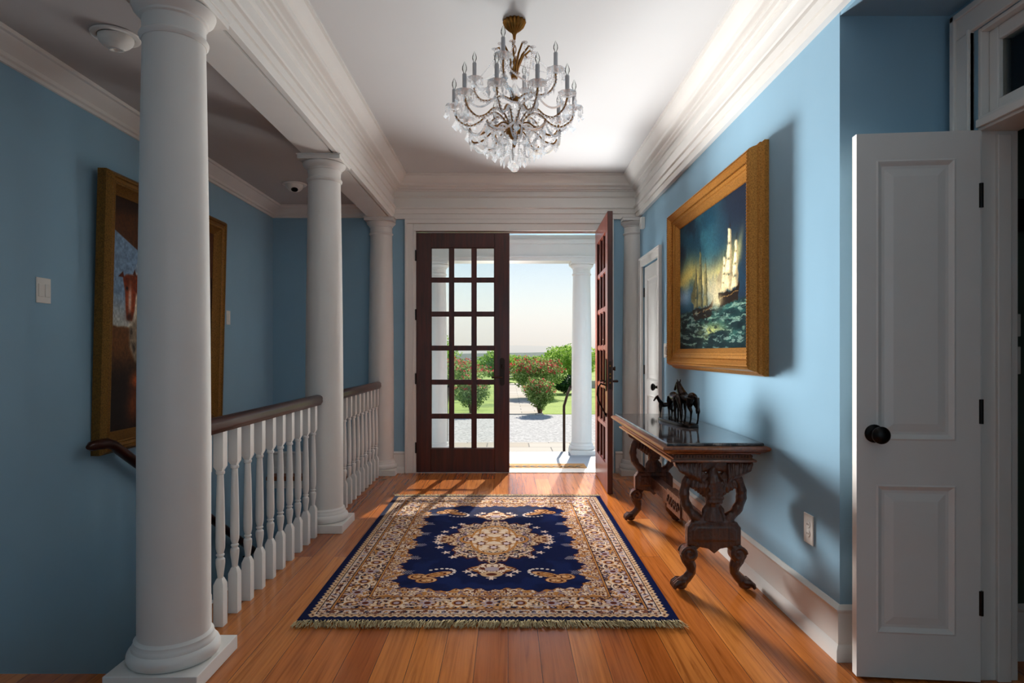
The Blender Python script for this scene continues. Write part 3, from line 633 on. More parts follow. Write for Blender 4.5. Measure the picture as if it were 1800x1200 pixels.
# knob on camera side: leaf local +y points to the camera after the half turn
kb = knob(wd, LWD-.062, .036, .91, 1)
kb2 = knob(wd, LWD-.062, 0, .91, -1); kb2['label'] = 'knob on the far side of the door'
for hz in (.29, .995, 1.79): MB().lathe([(.0075, -.045), (.0075, .045)], (-.002, .036, hz), 10).build('hinge', M['black'], wd, smooth=40)
c4 = MB(); CX = XS-.03
def ycase(y0, y1, z0, z1, d=0): c4.box(CX-d+.01, XS, y0, y1, z0, z1)
ycase(2.36, 2.455, 0, 2.43); c4.box(CX, XS, 2.43, 2.455, 0, 2.53).box(CX-.004+.008, XS, 2.36, 2.372, 0, 2.442)
c4.box(CX+.01, XS, 1.3, 2.455, 2.43, 2.53).box(CX, XS, 1.3, 2.455, 2.505, 2.53)
o = c4.build('trim_11', M['white']); bevel(o, .004); structure(o, 'white casing around the right-hand doorway and transom', 'door casing')
c5 = MB(); c5.box(XS+.0005, XS+.1395, 2.33, 2.345, 0, 2.43).box(XS+.055, XS+.105, 2.316, 2.33, 0, 2.03).box(XS+.0005, XS+.1395, 1.48, 2.33, 2.415, 2.43)
c5.box(XS-.005, XS+.1395, 1.48, 2.33, 2.045, 2.10).box(XS-.02, XS-.005, 1.48, 2.33, 2.055, 2.085)
o = c5.build('trim_12', M['white']); bevel(o, .003); structure(o, 'white jamb and transom bar of the right-hand doorway', 'door jamb')
tw = empty('window_1', (XS+.05, 1.9, 2.1), 'transom window above the right-hand doorway', 'window', kind='structure')
f = MB(); f.box(-.02, .02, .385, .43, 0, .315).box(-.02, .02, -.42, -.375, 0, .315).box(-.02, .02, -.375, .385, 0, .05).box(-.02, .02, -.375, .385, .265, .315)
bevel(f.build('window_frame', M['white'], tw), .005); MB().box(-.003, .003, -.375, .385, .05, .265).build('glass_pane', M['pane'], tw)

# =================================================================== COLUMNS
def column(x, y, label, back=False, r0=.128, ztop=ZA, h0=0, pl=.34, group='round white columns of the hall'):
    root = empty('column', (x, y, h0), label, 'column', group)
    H = ztop-h0; hp = pl/2
    pp = MB().box(-hp, hp, -hp, hp, .0005, .057).build('plinth', M['white'], root); bevel(pp, .003)
    base = [(.0, .057), (.150, .057), (.158, .062), (.163, .075), (.163, .088), (.158, .100), (.150, .106), (.146, .108), (.146, .116), (.143, .122), (.139, .13), (.139, .138), (.134, .142)]
    s_ = r0/.128*1.0; base = [(a*s_, b) for a, b in base]
    MB().lathe([(a if a else .001, b) for a, b in base]+[(r0, .148), (.001, .148)], n=64).build('base', M['white'], root, smooth=40)
    sh = [(r0, .142), (r0, .16)]; zt = H-.165; r1 = r0*.86
    for k in range(0, 25):
        t = k/24; rr = r0 if t < .3 else r0-(r0-r1)*((t-.3)/.7)**1.6; sh.append((rr, .17+(zt-.17)*t))
    MB().lathe([(.001, .142)]+sh+[(.001, zt)], n=64).build('shaft', M['white'], root, smooth=40)
    cp = [(.001, zt-.004), (r1+.003, zt-.004), (r1+.010, zt+.004), (r1+.012, zt+.012), (r1+.008, zt+.020), (r1+.001, zt+.024), (r1+.001, zt+.075), (r1+.009, zt+.080), (r1+.009, zt+.088), (r1+.018, zt+.096), (r1+.032, zt+.108), (r1+.037, zt+.122), (r1+.030, zt+.13), (.001, zt+.13)]
    cpo = MB().lathe(cp, n=64).build('capital', M['white'], root, smooth=40)
    a = .146*s_; ab = MB().box(-a, a, -a, a, H-.0355, H-.008).box(-a-.006, a+.006, -a-.006, a+.006, H-.009, H-.0005).build('abacus', M['white'], root); bevel(ab, .003)
    return root
column(-1.287, 2.415, 'thick round white column nearest the camera at left')
column(-1.287, 4.388, 'round white column standing midway between the two railings')
column(-1.287, 6.36, 'half-round white column left of the front doors against the wall')
column(1.29, 6.36, 'half-round white column in the corner beside the closet door')

# =================================================================== BALUSTRADES
def baluster_mesh(parent):
    m = MB(); w = .022
    sq = lambda q, z: [(-q, -q, z), (q, -q, z), (q, q, z), (-q, q, z)]
    m.loft([sq(w, .0005), sq(w, .185), sq(.012, .212)]); m.loft([sq(.012, .692), sq(w, .712), sq(w, .869)])
    pr = [(.012, .200), (.0125, .215), (.014, .23), (.0185, .262), (.0205, .283), (.0195, .297), (.013, .304), (.013, .308), (.018, .312), (.018, .318), (.013, .322), (.016, .33), (.0195, .345), (.0205, .38), (.019, .48), (.0165, .6), (.014, .668), (.0135, .675), (.0185, .678), (.0195, .684), (.0185, .690), (.013, .694), (.013, .70)]
    m.lathe(pr, n=18)
    return m.build('baluster', M['white'], parent, smooth=35)
RAILP = [(-.022, .868), (.022, .868), (.024, .876), (.031, .882), (.034, .892), (.032, .902), (.0335, .912), (.030, .924), (.018, .933), (0, .936), (-.018, .933), (-.030, .924), (-.0335, .912), (-.032, .902), (-.034, .892), (-.031, .882), (-.024, .876)]
def balustrade(y0, y1, first, n, label):
    root = empty('balustrade', (-1.29, y0, 0), label, 'railing', 'white balustrades between the columns')
    L = y1-y0; rings = []
    zc = .902
    for k in range(6): t = k/5; s = math.sin(t*PI/2); rings.append([(x*max(.05, s), .03*(1-math.cos(t*PI/2)), zc+(z-zc)*max(.05, s)) for x, z in RAILP])
    for k in range(6): t = k/5; s = math.cos(t*PI/2); rings.append([(x*max(.05, s), L-.03+.03*math.sin(t*PI/2), zc+(z-zc)*max(.05, s)) for x, z in RAILP])
    MB().loft(rings).build('handrail', M['mahog_x'], root, smooth=50)
    b = baluster_mesh(root); b.location = (0, first-y0, 0)
    for k in range(1, n): dup(b, root, (0, first-y0+.148*k, 0))
balustrade(2.535, 4.272, 2.658, 11, 'white balustrade with brown rail between the near and middle columns')
balustrade(4.505, 6.235, 4.632, 11, 'white balustrade with brown rail between the middle and far columns')
# wall handrail going down
wr = empty('wall_handrail', (XLW+.08, 3.44, .7), 'dark wooden handrail fixed to the left wall, sloping down the stairs', 'handrail')
pts = [(0, 0, .0), (0, .03, .003), (0, .16, 0), (0, .22, -.02)]; sl = -.62
pts += [(0, .22+k*.3, -.02+sl*k*.3) for k in range(1, 10)]
MB().tube(pts, [.012, .027]+[.03]*(len(pts)-2), 14, sx=1.0).build('rail', M['mahog_x'], wr, smooth=50)
for k in (1.0, 2.2):
    z = -.02+sl*(k-.22); MB().tube([(0, k, z-.02), (-.01, k, z-.06), (-.079, k, z-.07)], .007).build('bracket', M['black'], wr, smooth=50)

# =================================================================== RUG
RW, RL, RY = 1.73, 2.46, 4.06
rug = empty('rug', (-.09, RY, 0), 'navy and cream patterned oriental rug on the pine floor', 'rug')
rm = MB().add([(-RW/2, -RL/2, .012), (RW/2, -RL/2, .012), (RW/2, RL/2, .012), (-RW/2, RL/2, .012), (-RW/2, -RL/2, .001), (RW/2, -RL/2, .001), (RW/2, RL/2, .001), (-RW/2, RL/2, .001)],
              [(0, 1, 2, 3), (7, 6, 5, 4), (0, 4, 5, 1), (1, 5, 6, 2), (2, 6, 7, 3), (3, 7, 4, 0)])
ro = rm.build('pile', picture_material('rug_weave', rug_picture(RW, RL), .95, bump=.5), rug)
ro.data.materials[0].node_tree.nodes['Principled BSDF'].inputs['Specular IOR Level'].default_value = .15
uv = ro.data.uv_layers.new(name='uv')
for lp in ro.data.loops:
    v = ro.data.vertices[lp.vertex_index].co; uv.data[lp.index].uv = (v.x/RW+.5, v.y/RL+.5)
for s in (-1, 1):
    m = MB(); n = 900
    for k in range(n):
        x = -RW/2+RW*(k+random.random())/n; ln = .05+.022*random.random(); dx = random.gauss(0, .012)+.03*math.sin(x*5+s)*.4; w = .0016
        if k < 40: dx -= .02
        if k > n-40: dx += .02
        y0 = s*(RL/2-.004); z0 = .011*random.random()+.003; y1 = s*(RL/2+ln*.5); y2 = s*(RL/2+ln); z1 = z0+.010*random.random(); z2 = .002+.012*random.random()
        m.add([(x-w, y0, z0), (x+w, y0, z0), (x+dx*.4+w, y1, z1), (x+dx*.4-w, y1, z1), (x+dx+w, y2, z2), (x+dx-w, y2, z2)], [(0, 1, 2, 3), (3, 2, 4, 5)])
    o = m.build('fringe', M['fringe'], rug); o['label'] = 'tan knotted fringe along the rug end'

# =================================================================== PAINTINGS
def frame_profile_mesh(W_, H_, prof):
    # prof: (inset from outer edge, depth out of wall); rectangle in local x(width), z(height), y = -depth (towards viewer)
    rings = []
    for q, d in prof: rings.append([(-W_/2+q, -d, -H_/2+q), (W_/2-q, -d, -H_/2+q), (W_/2-q, -d, H_/2-q), (-W_/2+q, -d, H_/2-q)])
    m = MB(); n = 4; vs = [p for r in rings for p in r]; fs = []
    R = len(rings)
    for i in range(R):
        i2 = (i+1) % R
        for j in range(4): k = (j+1) % 4; fs.append((i*4+j, i*4+k, i2*4+k, i2*4+j))
    return m.add(vs, fs)
def beads(W_, H_, q, d, r, step):
    m = MB(); 
    def run(ax, n, fx):
        for k in range(n): m.octa(fx(k), r)
    nx = int((W_-2*q)/step); nz = int((H_-2*q)/step)
    for k in range(nx+1):
        x = -W_/2+q+(W_-2*q)*k/nx
        for z in (-H_/2+q, H_/2-q): m.ball((x, -d, z), r, 3, (1.25, .9, .8))
    for k in range(1, nz):
        z = -H_/2+q+(H_-2*q)*k/nz
        for x in (-W_/2+q, W_/2-q): m.ball((x, -d, z), r, 3, (.8, .9, 1.25))
    return m
def painting(name, loc, rz, W_, H_, prof, mats, arr, pictname, label, cq, cdp, ornaments=(), tilt=0):
    root = empty(name, loc, label, 'painting'); root.rotation_euler = (tilt, 0, rz)
    fr = frame_profile_mesh(W_, H_, prof).build('frame', mats, root, smooth=25)
    for (q, d, r, step, nm) in ornaments: beads(W_, H_, q, d, r, step).build(nm, mats, fr, smooth=60)
    a, b = W_/2-cq, H_/2-cq
    c = MB().add([(-a, -cdp, -b), (a, -cdp, -b), (a, -cdp, b), (-a, -cdp, b), (-a, -cdp+.006, -b), (a, -cdp+.006, -b), (a, -cdp+.006, b), (-a, -cdp+.006, b)],
                 [(0, 1, 2, 3), (7, 6, 5, 4), (0, 4, 5, 1), (1, 5, 6, 2), (2, 6, 7, 3), (3, 7, 4, 0)]).build('canvas', picture_material(pictname, arr, .6), root)
    uv = c.data.uv_layers.new(name='uv')
    for lp in c.data.loops: v = c.data.vertices[lp.vertex_index].co; uv.data[lp.index].uv = (v.x/(2*a)+.5, v.z/(2*b)+.5)
    return root
FP = [(.0, .0), (.0, .022), (.008, .030), (.012, .045), (.022, .052), (.026, .07), (.034, .088), (.044, .095), (.056, .093), (.062, .084), (.074, .074), (.088, .066), (.104, .062), (.108, .055), (.118, .052), (.124, .046), (.142, .036), (.148, .030), (.15, .024), (.15, .0)]
painting('painting', (XR, 4.015, 1.70), -PI/2, 1.70, 1.20, FP, M['gold'], ship_painting(), 'ship_picture',
         'sea painting of two sailing ships in a wide carved gold frame over the console table', .145, .022,
         [(.047, .094, .006, .016, 'bead_moulding'), (.083, .070, .0065, .02, 'leaf_moulding'), (.012, .040, .005, .018, 'outer_moulding')])
FP2 = [(0, 0), (0, .05), (.006, .062), (.02, .078), (.034, .08), (.04, .07), (.055, .062), (.062, .066), (.07, .064), (.08, .048), (.115, .024), (.12, .018), (.12, 0)]
painting('painting', (XLW+.022, 4.33, 1.455), PI/2, 1.50, 1.65, FP2, M['gold_dark'], stable_painting(), 'stable_picture',
         'dark stable painting with a brown horse head in a gold frame on the left wall', .118, .016, (), tilt=math.radians(1.4))
# =================================================================== CONSOLE TABLE
TX0, TX1, TY0, TY1 = .80, 1.29, 3.15, 4.68
tb = empty('console_table', (1.05, (TY0+TY1)/2, 0), 'carved walnut console table with dark marble top against the right wall', 'table')
def tbl(m, name, mat, parent=None, smooth=None):
    o = m.build(name, mat, None, smooth); o.parent = parent or tb
    if parent is None or parent is tb: o.location = (-1.05, -(TY0+TY1)/2, 0)
    return o
def rect_loft(steps):   # (grow, z)
    return MB().loft([[(TX0-g, TY0-g, z), (min(TX1+g, 1.318), TY0-g, z), (min(TX1+g, 1.318), TY1+g, z), (TX0-g, TY1+g, z)] for g, z in steps])
o = tbl(rect_loft([(0, .7505), (0, .762), (-.004, .766)]), 'marble_top', M['marble']); bevel(o, .002)
tbl(rect_loft([(-.03, .706), (-.015, .708), (-.01, .714), (.004, .717), (.012, .724), (.02, .728), (.026, .736), (.024, .745), (.012, .7505)]), 'table_top', M['tablewood'], smooth=30)
fz = tbl(rect_loft([(-.04, .664), (-.028, .664), (-.026, .668), (-.028, .676), (-.044, .678), (-.044, .7)]), 'frieze', M['tablewood'], smooth=30)
gd = MB()
for k in range(100):
    y = TY0+.05+(TY1-TY0-.1)*k/99
    for x in (TX0+.044, TX1-.044): gd.ball((x, y, .691), .0062, 3, (1, .75, 1.3))
for k in range(26):
    x = TX0+.05+(TX1-TX0-.1)*k/25
    for y in (TY0+.044, TY1-.044): gd.ball((x, y, .691), .0062, 3, (.9, 1, 1.3))
o = gd.build('gadroon_carving', M['carved'], fz, smooth=60)
XM = 1.058
def end_support(yc, leg_y=0):
    m = MB(); T = .032
    # block
    bl = [(-.137, .235), (-.137, .325), (-.128, .333), (-.118, .352), (.118, .352), (.128, .333), (.137, .325), (.137, .235), (.08, .225), (.03, .215), (0, .19), (-.03, .215), (-.08, .225)]
    m.prism_y([(XM+x, z) for x, z in bl], yc-T*.9, yc+T*.9)
    m.prism_y([(XM+x*.8, .29+(z-.29)*.55) for x, z in bl[:8]], yc-T*1.1, yc+T*1.1)
    # ring
    R = []
    for k in range(49):
        a = 2*PI*k/48; R.append((XM+.148*math.cos(a), yc, .492+.146*math.sin(a)))
    m.tube(R, [.0265+.003*math.sin(k*1.9) for k in range(49)], 10, cap=False)
    # top bracket with scalloped wings
    sc = [(-.2, .6645)]
    for k in range(7):
        t = k/6; sc.append((-.2+.085*t, .645-.07*t)); sc.append((-.192+.085*t, .628-.07*t))
    prof = sc+[(-.10, .60), (-.05, .645), (.05, .645), (.10, .60)]+[(-x, z) for x, z in sc[::-1]]
    m.prism_y([(XM+x, z) for x, z in prof], yc-T*.8, yc+T*.8)
    for k in range(6):
        for s in (-1, 1): m.tube([(XM+s*(.192-.024*k), yc-T*.85, .655), (XM+s*(.176-.020*k), yc-T*1.1, .62-.008*k), (XM+s*(.156-.018*k), yc-T*.8, .60-.010*k)], [.008, .011, .005], 8)
    root = m.build('end_support', M['carved']); root.parent = tb; root.location = (-1.05, -(TY0+TY1)/2, 0); remesh(root, .0042, 3)
    # eagle
    e = MB()
    e.tube([(XM, yc, .36), (XM, yc, .43), (XM, yc-.004, .50), (XM, yc-.006, .56), (XM-.004, yc-.006, .60), (XM-.012, yc-.012, .632), (XM-.026, yc-.016, .628)], [.06, .036, .044, .048, .030, .022, .008], 12)
    for s in (-1, 1):
        for k in range(7):
            x1 = XM+s*(.046+.013*k); e.tube([(XM+s*.028, yc, .575-.004*k), (XM+s*(.05+.010*k), yc-.006, .600-.005*k), (x1+s*.010, yc-.004, .56-.004*k), (x1, yc, .478+.010*k)], [.018, .019, .016, .009], 8)
        e.tube([(XM+s*.02, yc, .44), (XM+s*.045, yc-.006, .41), (XM+s*.05, yc, .37)], [.014, .014, .012], 8)
    for k in range(7): e.tube([(XM+(k-3)*.012, yc-.012, .42), (XM+(k-3)*.022, yc-.018, .36)], [.008, .006], 6)
    for r in range(6):
        for k in range(5): e.ball((XM+(k-2)*.015+(.007 if r % 2 else 0), yc-.043, .46+.019*r), .0095, 4, (1, .7, 1.25))
    for s in (-1, 1):
        for k in range(4): e.tube([(XM+s*(.04+.022*k), yc-.02, .565), (XM+s*(.046+.022*k), yc-.024, .53), (XM+s*(.05+.021*k), yc-.018, .492+.012*k)], [.009, .011, .008], 8)
    for k in range(9): e.ball((XM+(k-4)*.022, yc-.026, .288+.008*math.cos(k*1.7)), .013, 5, (1, .6, 1))
    e.tube([(XM-.11, yc-.022, .288), (XM+.11, yc-.022, .288)], .006, 6)
    o = e.build('eagle_carving', M['carved'], root); remesh(o, .0036, 2)
    for s in (-1, 1):
        g = MB(); kx, kz = XM+s*.126, .188
        disc = [(kx+.042*math.cos(2*PI*k/20), kz+.042*math.sin(2*PI*k/20)) for k in range(20)]; g.prism_y(disc, yc-.030, yc+.030)
        for f in (-1, 1): g.tube([(kx+s*(.040-.0019*k)*math.cos(k*.5), yc+f*.031, kz+(.040-.0019*k)*math.sin(k*.5)) for k in range(20)], [.0085-.0001*k for k in range(20)], 8)
        g.tube([(XM+s*.075, yc, .236), (XM+s*.10, yc, .226), (XM+s*.126, yc, .20)], [.020, .028, .030], 12, sx=1.0)
        g.tube([(XM+s*.138, yc, .185), (XM+s*.128, yc, .150), (XM+s*.112, yc, .118), (XM+s*.112, yc, .088), (XM+s*.134, yc, .058), (XM+s*.160, yc, .036)], [.036, .033, .028, .024, .024, .028], 14)
        for f in (-1, 1): g.tube([(XM+s*.118, yc+f*.026, .15), (XM+s*.103, yc+f*.022, .112), (XM+s*.112, yc+f*.020, .078)], [.010, .008, .005], 6)
        for j in range(4):
            q = (j-1.5); g.tube([(XM+s*.150, yc+q*.016, .044), (XM+s*.182, yc+q*.020, .044), (XM+s*.200, yc+q*.021, .030), (XM+s*.206, yc+q*.021, .011)], [.013, .0145, .0125, .0095], 8)
        g.ball((XM+s*.166, yc, .022), .026, 6, (1.3, 1.35, .82))
        o = g.build('leg', M['carved'], root); remesh(o, .0036, 3)
    return root
end_support(3.235); end_support(4.56)
stc = MB().box(XM-.022, XM+.022, 3.26, 4.54, .235, .325).box(XM-.028, XM+.028, 3.27, 4.53, .318, .33).box(XM-.03, XM+.03, 3.74, 4.06, .222, .345)
o = tbl(stc, 'stretcher', M['carved']); bevel(o, .004)
rz = MB()
for k in range(14):
    y = 3.76+.28*(k+.5)/14
    for x in (XM-.032,): rz.ball((x, y, .283+.018*math.sin(k*2.2)), .012, 4, (.6, 1, 1.3))
rz.build('carved_panel', M['carved'], o, smooth=60)

# =================================================================== HORSE SCULPTURE
def horse(m, c, h, yaw, head='up', foal=False):
    cy, sy = math.cos(yaw), math.sin(yaw); lg = 1.12 if foal else 1.0
    def P(x, y, z): x *= h; y *= h; return (c[0]+x*cy-y*sy, c[1]+x*sy+y*cy, c[2]+z*h)
    def T(pts, r, n=10, sx=1): m.tube([P(*p) for p in pts], [q*h for q in r], n, sx)
    b = .8 if foal else 1
    T([(-.47, 0, .80), (-.42, 0, .80), (-.32, 0, .80), (-.1, 0, .745), (.1, 0, .73), (.28, 0, .76), (.38, 0, .78), (.43, 0, .78)], [q*b for q in (.05, .12, .16, .155, .16, .165, .13, .05)], 14)
    if head == 'up':
        T([(.24, 0, .82), (.40, 0, .95), (.50, 0, 1.08), (.55, 0, 1.18)], [.15*b, .125*b, .10*b, .075], 12)
        T([(.52, 0, 1.20), (.58, 0, 1.20), (.68, 0, 1.12), (.78, 0, 1.0), (.81, 0, .97)], [.06, .075, .062, .042, .036], 10)
        for s in (-1, 1): T([(.52, s*.035, 1.23), (.53, s*.05, 1.29), (.545, s*.055, 1.34)], [.02, .022, .006], 6)
        T([(.47, 0, 1.22), (.40, 0, 1.10), (.30, 0, .98), (.2, 0, .92)], [.02, .028, .028, .015], 6)
    else:
        T([(.26, 0, .80), (.48, 0, .74), (.64, 0, .58), (.70, 0, .46)], [.135, .1, .075, .06], 12)
        T([(.68, 0, .50), (.73, 0, .42), (.75, 0, .28), (.75, 0, .14), (.75, 0, .1)], [.05, .066, .056, .038, .034], 10)
        for s in (-1, 1): T([(.70, s*.035, .50), (.66, s*.05, .55), (.66, s*.05, .57)], [.02, .02, .006], 6)
    for s in (-1, 1):
        f = .04*s
        T([(.33, s*.07, .72), (.35+f, s*.095, .56), (.35+f, s*.095, .40), (.345+f*1.5, s*.095, .34), (.345+f*1.5, s*.09, .14), (.37+f*1.5, s*.09, .07), (.385+f*1.5, s*.09, .0)], [.095*b, .06, .042, .036, .026, .028, .04])
        T([(-.36, s*.08, .78), (-.34, s*.11, .62), (-.38+f, s*.11, .50), (-.47+f, s*.105, .38), (-.45+f, s*.10, .30), (-.43+f, s*.10, .13), (-.40+f, s*.10, .06), (-.39+f, s*.10, .0)], [.12*b, .115*b, .07, .046, .032, .026, .028, .04])
    T([(-.46, 0, .84), (-.55, 0, .8), (-.60, 0, .62), (-.58, 0, .42), (-.56, 0, .32)], [.03, .04, .045, .045, .012], 8)
ZT = .767
sb = empty('horse_sculpture', (1.09, 4.03, ZT), 'dark bronze sculpture of two horses and a foal on the marble table top', 'sculpture')
m = MB(); pr = []
for k in range(40):
    a = 2*PI*k/40; ca, sa = math.cos(a), math.sin(a); sup = lambda v: math.copysign(abs(v)**.45, v); pr.append((.058*sup(ca), .245*sup(sa)))
m.loft([[(x, y, 0) for x, y in pr], [(x, y, .014) for x, y in pr], [(x*.93, y*.98, .02) for x, y in pr]])
o = m.build('sculpture_base', M['bronze'], sb, smooth=50)
for nm, c, h, yaw, hd, fo in (('horse', (.012, -.13, .019), .200, math.radians(96), 'up', False), ('horse', (-.012, -.0, .019), .19, math.radians(262), 'down', False), ('foal', (-.015, .165, .019), .118, math.radians(195), 'up', True)):
    mm = MB(); horse(mm, c, h, yaw, hd, fo); o = mm.build(nm, M['bronze'], sb); remesh(o, .0022, 3)
sb.rotation_euler = (0, 0, math.radians(7))

# =================================================================== CHANDELIER
CX_, CY_ = .034, 3.36
ch = empty('chandelier', (CX_, CY_, ZC), 'crystal and brass chandelier hanging from the hall ceiling', 'chandelier')
def cb(m, name, mat, parent=None, smooth=None): return m.build(name, mat, parent or ch, smooth)
cb(MB().lathe([(.001, -.0005), (.056, -.0005), (.058, -.008), (.050, -.028), (.032, -.048), (.016, -.060), (.009, -.072), (.006, -.10), (.001, -.10)], n=96, flute=.09, nf=16), 'canopy', M['brass'], smooth=50)
m = MB()
for k in range(4):
    z = -.118-.034*k; R = [(.009*math.cos(a)*(1 if k % 2 else 0), .009*math.cos(a)*(0 if k % 2 else 1), z+.024*math.sin(a)) for a in [2*PI*j/16 for j in range(17)]]; m.tube(R, .0025, 6, cap=False)
cb(m, 'chain', M['brass'], smooth=60)
zz = lambda z: z-ZC
cb(MB().lathe([(.001, zz(2.76)), (.012, zz(2.755)), (.02, zz(2.73)), (.03, zz(2.72)), (.012, zz(2.70)), (.009, zz(2.66)), (.024, zz(2.63)), (.028, zz(2.60)), (.01, zz(2.575)), (.014, zz(2.55)), (.03, zz(2.52)), (.034, zz(2.49)), (.012, zz(2.45)), (.012, zz(2.44)), (.001, zz(2.44))], n=20, flute=.08, nf=5), 'stem', M['crystal'])
cb(MB().lathe([(.001, zz(2.445)), (.02, zz(2.442)), (.042, zz(2.425)), (.046, zz(2.40)), (.03, zz(2.375)), (.012, zz(2.365)), (.008, zz(2.33)), (.001, zz(2.32))], n=32), 'hub', M['brass'], smooth=40)
cb(MB().lathe([(.001, zz(2.60)), (.018, zz(2.596)), (.03, zz(2.585)), (.018, zz(2.565)), (.001, zz(2.56))], n=32), 'upper_hub', M['brass'], smooth=40)
# crown fronds
proto_rosette = MB()
for k in range(8):
    a = 2*PI*k/8; proto_rosette.octa((.012*math.cos(a), .012*math.sin(a), 0), .006, .004)
proto_rosette.octa((0, 0, 0), .008, .006)
fr0 = None
for k in range(10):
    a = 2*PI*k/10+.2; ca, sa = math.cos(a), math.sin(a); s = 1 if k % 2 else .86
    if fr0 is None:
        P_ = [(.012, 0, zz(2.69)), (.02, 0, zz(2.75)), (.045, 0, zz(2.81)), (.085, 0, zz(2.85)), (.105, 0, zz(2.84))]
        fr0 = cb(MB().tube(P_, [.005, .006, .006, .005, .003], 8), 'crown_frond', M['brass'], smooth=60)
        ro_ = proto_rosette.build('rosette', M['crystal'], fr0); ro_.location = (.108, 0, zz(2.84))
        fr0.rotation_euler = (0, 0, a)
        hb = MB()
        for j in range(5): hb.octa((.108, 0, zz(2.84)-.012-.011*j), .0045)
        hb.octa((.108, 0, zz(2.84)-.012-.075), .009, .02); hb.build('crystal_drop', M['crystal'], fr0)
    else:
        c = dup_tree(fr0); c.rotation_euler = (0, 0, a)
# arms
def pend(m, c, w=.016, h=.036, t=.006):
    x, y, z = c
    # kite-shaped flat drop with facets, random yaw
    a = random.random()*PI; ca, sa = math.cos(a), math.sin(a)
    def q(u, v, zz_): return (x+u*ca-v*sa, y+u*sa+v*ca, z+zz_)
    pts = [q(0, 0, 0), q(w, 0, -h*.62), q(0, 0, -h), q(-w, 0, -h*.62), q(0, t, -h*.55), q(0, -t, -h*.55)]
    m.add(pts, [(0, 1, 4), (1, 2, 4), (2, 3, 4), (3, 0, 4), (1, 0, 5), (2, 1, 5), (3, 2, 5), (0, 3, 5)]); m.octa((x, y, z+.006), .005); return m
def catm(pts, n=6):
    out = []
    for i in range(len(pts)-1):
        p0 = Vector(pts[max(i-1, 0)]); p1 = Vector(pts[i]); p2 = Vector(pts[i+1]); p3 = Vector(pts[min(i+2, len(pts)-1)])
        for k in range(n):
            t = k/n; out.append(tuple(.5*((2*p1)+(-p0+p2)*t+(2*p0-5*p1+4*p2-p3)*t*t+(-p0+3*p1-3*p2+p3)*t**3)))
    out.append(tuple(pts[-1])); return out
def arm(path, tipz, name):
    pts = catm(path)
    a = cb(MB().tube(pts, .0048, 8), name, M['brass'], smooth=60)
    bd = MB()
    for i, p in enumerate(pts[2:-1:1]): bd.octa((p[0], p[1]+.006*(1 if i % 2 else -1), p[2]-.006), .0085)
    bd.build('arm_beading', M['crystal'], a)
    x = path[-1][0]; z = tipz
    MB().lathe([(.001, 0), (.008, 0), (.012, .006), (.03, .010), (.044, .019), (.048, .026), (.044, .024), (.028, .015), (.010, .014), (.001, .014)], (x, 0, z), 24, .05, 8).build('bobeche', M['crystal'], a, smooth=30)
    MB().lathe([(.001, .014), (.011, .014), (.011, .112), (.009, .114), (.001, .114)], (x, 0, z), 16).build('candle_sleeve', M['sock'], a, smooth=40)
    MB().lathe([(.001, .114), (.006, .114), (.007, .122), (.0125, .135), (.012, .148), (.006, .164), (.001, .176)], (x, 0, z), 14).build('bulb', M['pane'], a, smooth=60)
    for k in range(7):
        dr = MB(); b = 2*PI*k/7; px, py = x+.045*math.cos(b), .045*math.sin(b)
        for j in range(3): dr.octa((px, py, z+.014-.0085*j), .0058)
        if k % 2: dr.octa((px, py, z-.024), .008, .022)
        else: pend(dr, (px, py, z-.008), .014, .036)
        dr.build('crystal_drop', M['crystal'], a)
    big = MB(); pend(big, (x-.01, 0, z-.045), .024, .066, .008)
    for j in range(4): big.octa((x-.01, 0, z-.036+.010*j), .0045)
    big.build('crystal_pendant', M['crystal'], a)
    return a
low = arm([(.02, 0, zz(2.405)), (.045, 0, zz(2.46)), (.09, 0, zz(2.505)), (.14, 0, zz(2.50)), (.19, 0, zz(2.455)), (.245, 0, zz(2.435)), (.30, 0, zz(2.465)), (.322, 0, zz(2.515))], zz(2.515), 'arm')
low.rotation_euler = (0, 0, math.radians(2))
for k in range(1, 10): dup_tree(low, rot=(0, 0, math.radians(2+36*k)))
upr = arm([(.015, 0, zz(2.575)), (.05, 0, zz(2.60)), (.10, 0, zz(2.605)), (.14, 0, zz(2.59)), (.19, 0, zz(2.60)), (.223, 0, zz(2.645)), (.225, 0, zz(2.69))], zz(2.69), 'upper_arm')
upr.rotation_euler = (0, 0, math.radians(-15))
for k in range(1, 4): dup_tree(upr, rot=(0, 0, math.radians(-15+90*k)))
# lower curled arms without candles
cur = cb(MB().tube(catm([(.02, 0, zz(2.40)), (.06, 0, zz(2.43)), (.12, 0, zz(2.42)), (.18, 0, zz(2.375)), (.23, 0, zz(2.37)), (.25, 0, zz(2.395))]), .0045, 8), 'curled_arm', M['brass'], smooth=60)
q = MB(); pend(q, (.245, 0, zz(2.375)), .020, .055, .008)
for i, p in enumerate(catm([(.06, 0, zz(2.43)), (.12, 0, zz(2.42)), (.18, 0, zz(2.375)), (.23, 0, zz(2.37))])): q.octa((p[0], 0, p[2]-.010), .0065)
q.build('crystal_pendant', M['crystal'], cur); cur.rotation_euler = (0, 0, math.radians(20))
for k in range(1, 10): dup_tree(cur, rot=(0, 0, math.radians(20+36*k)))
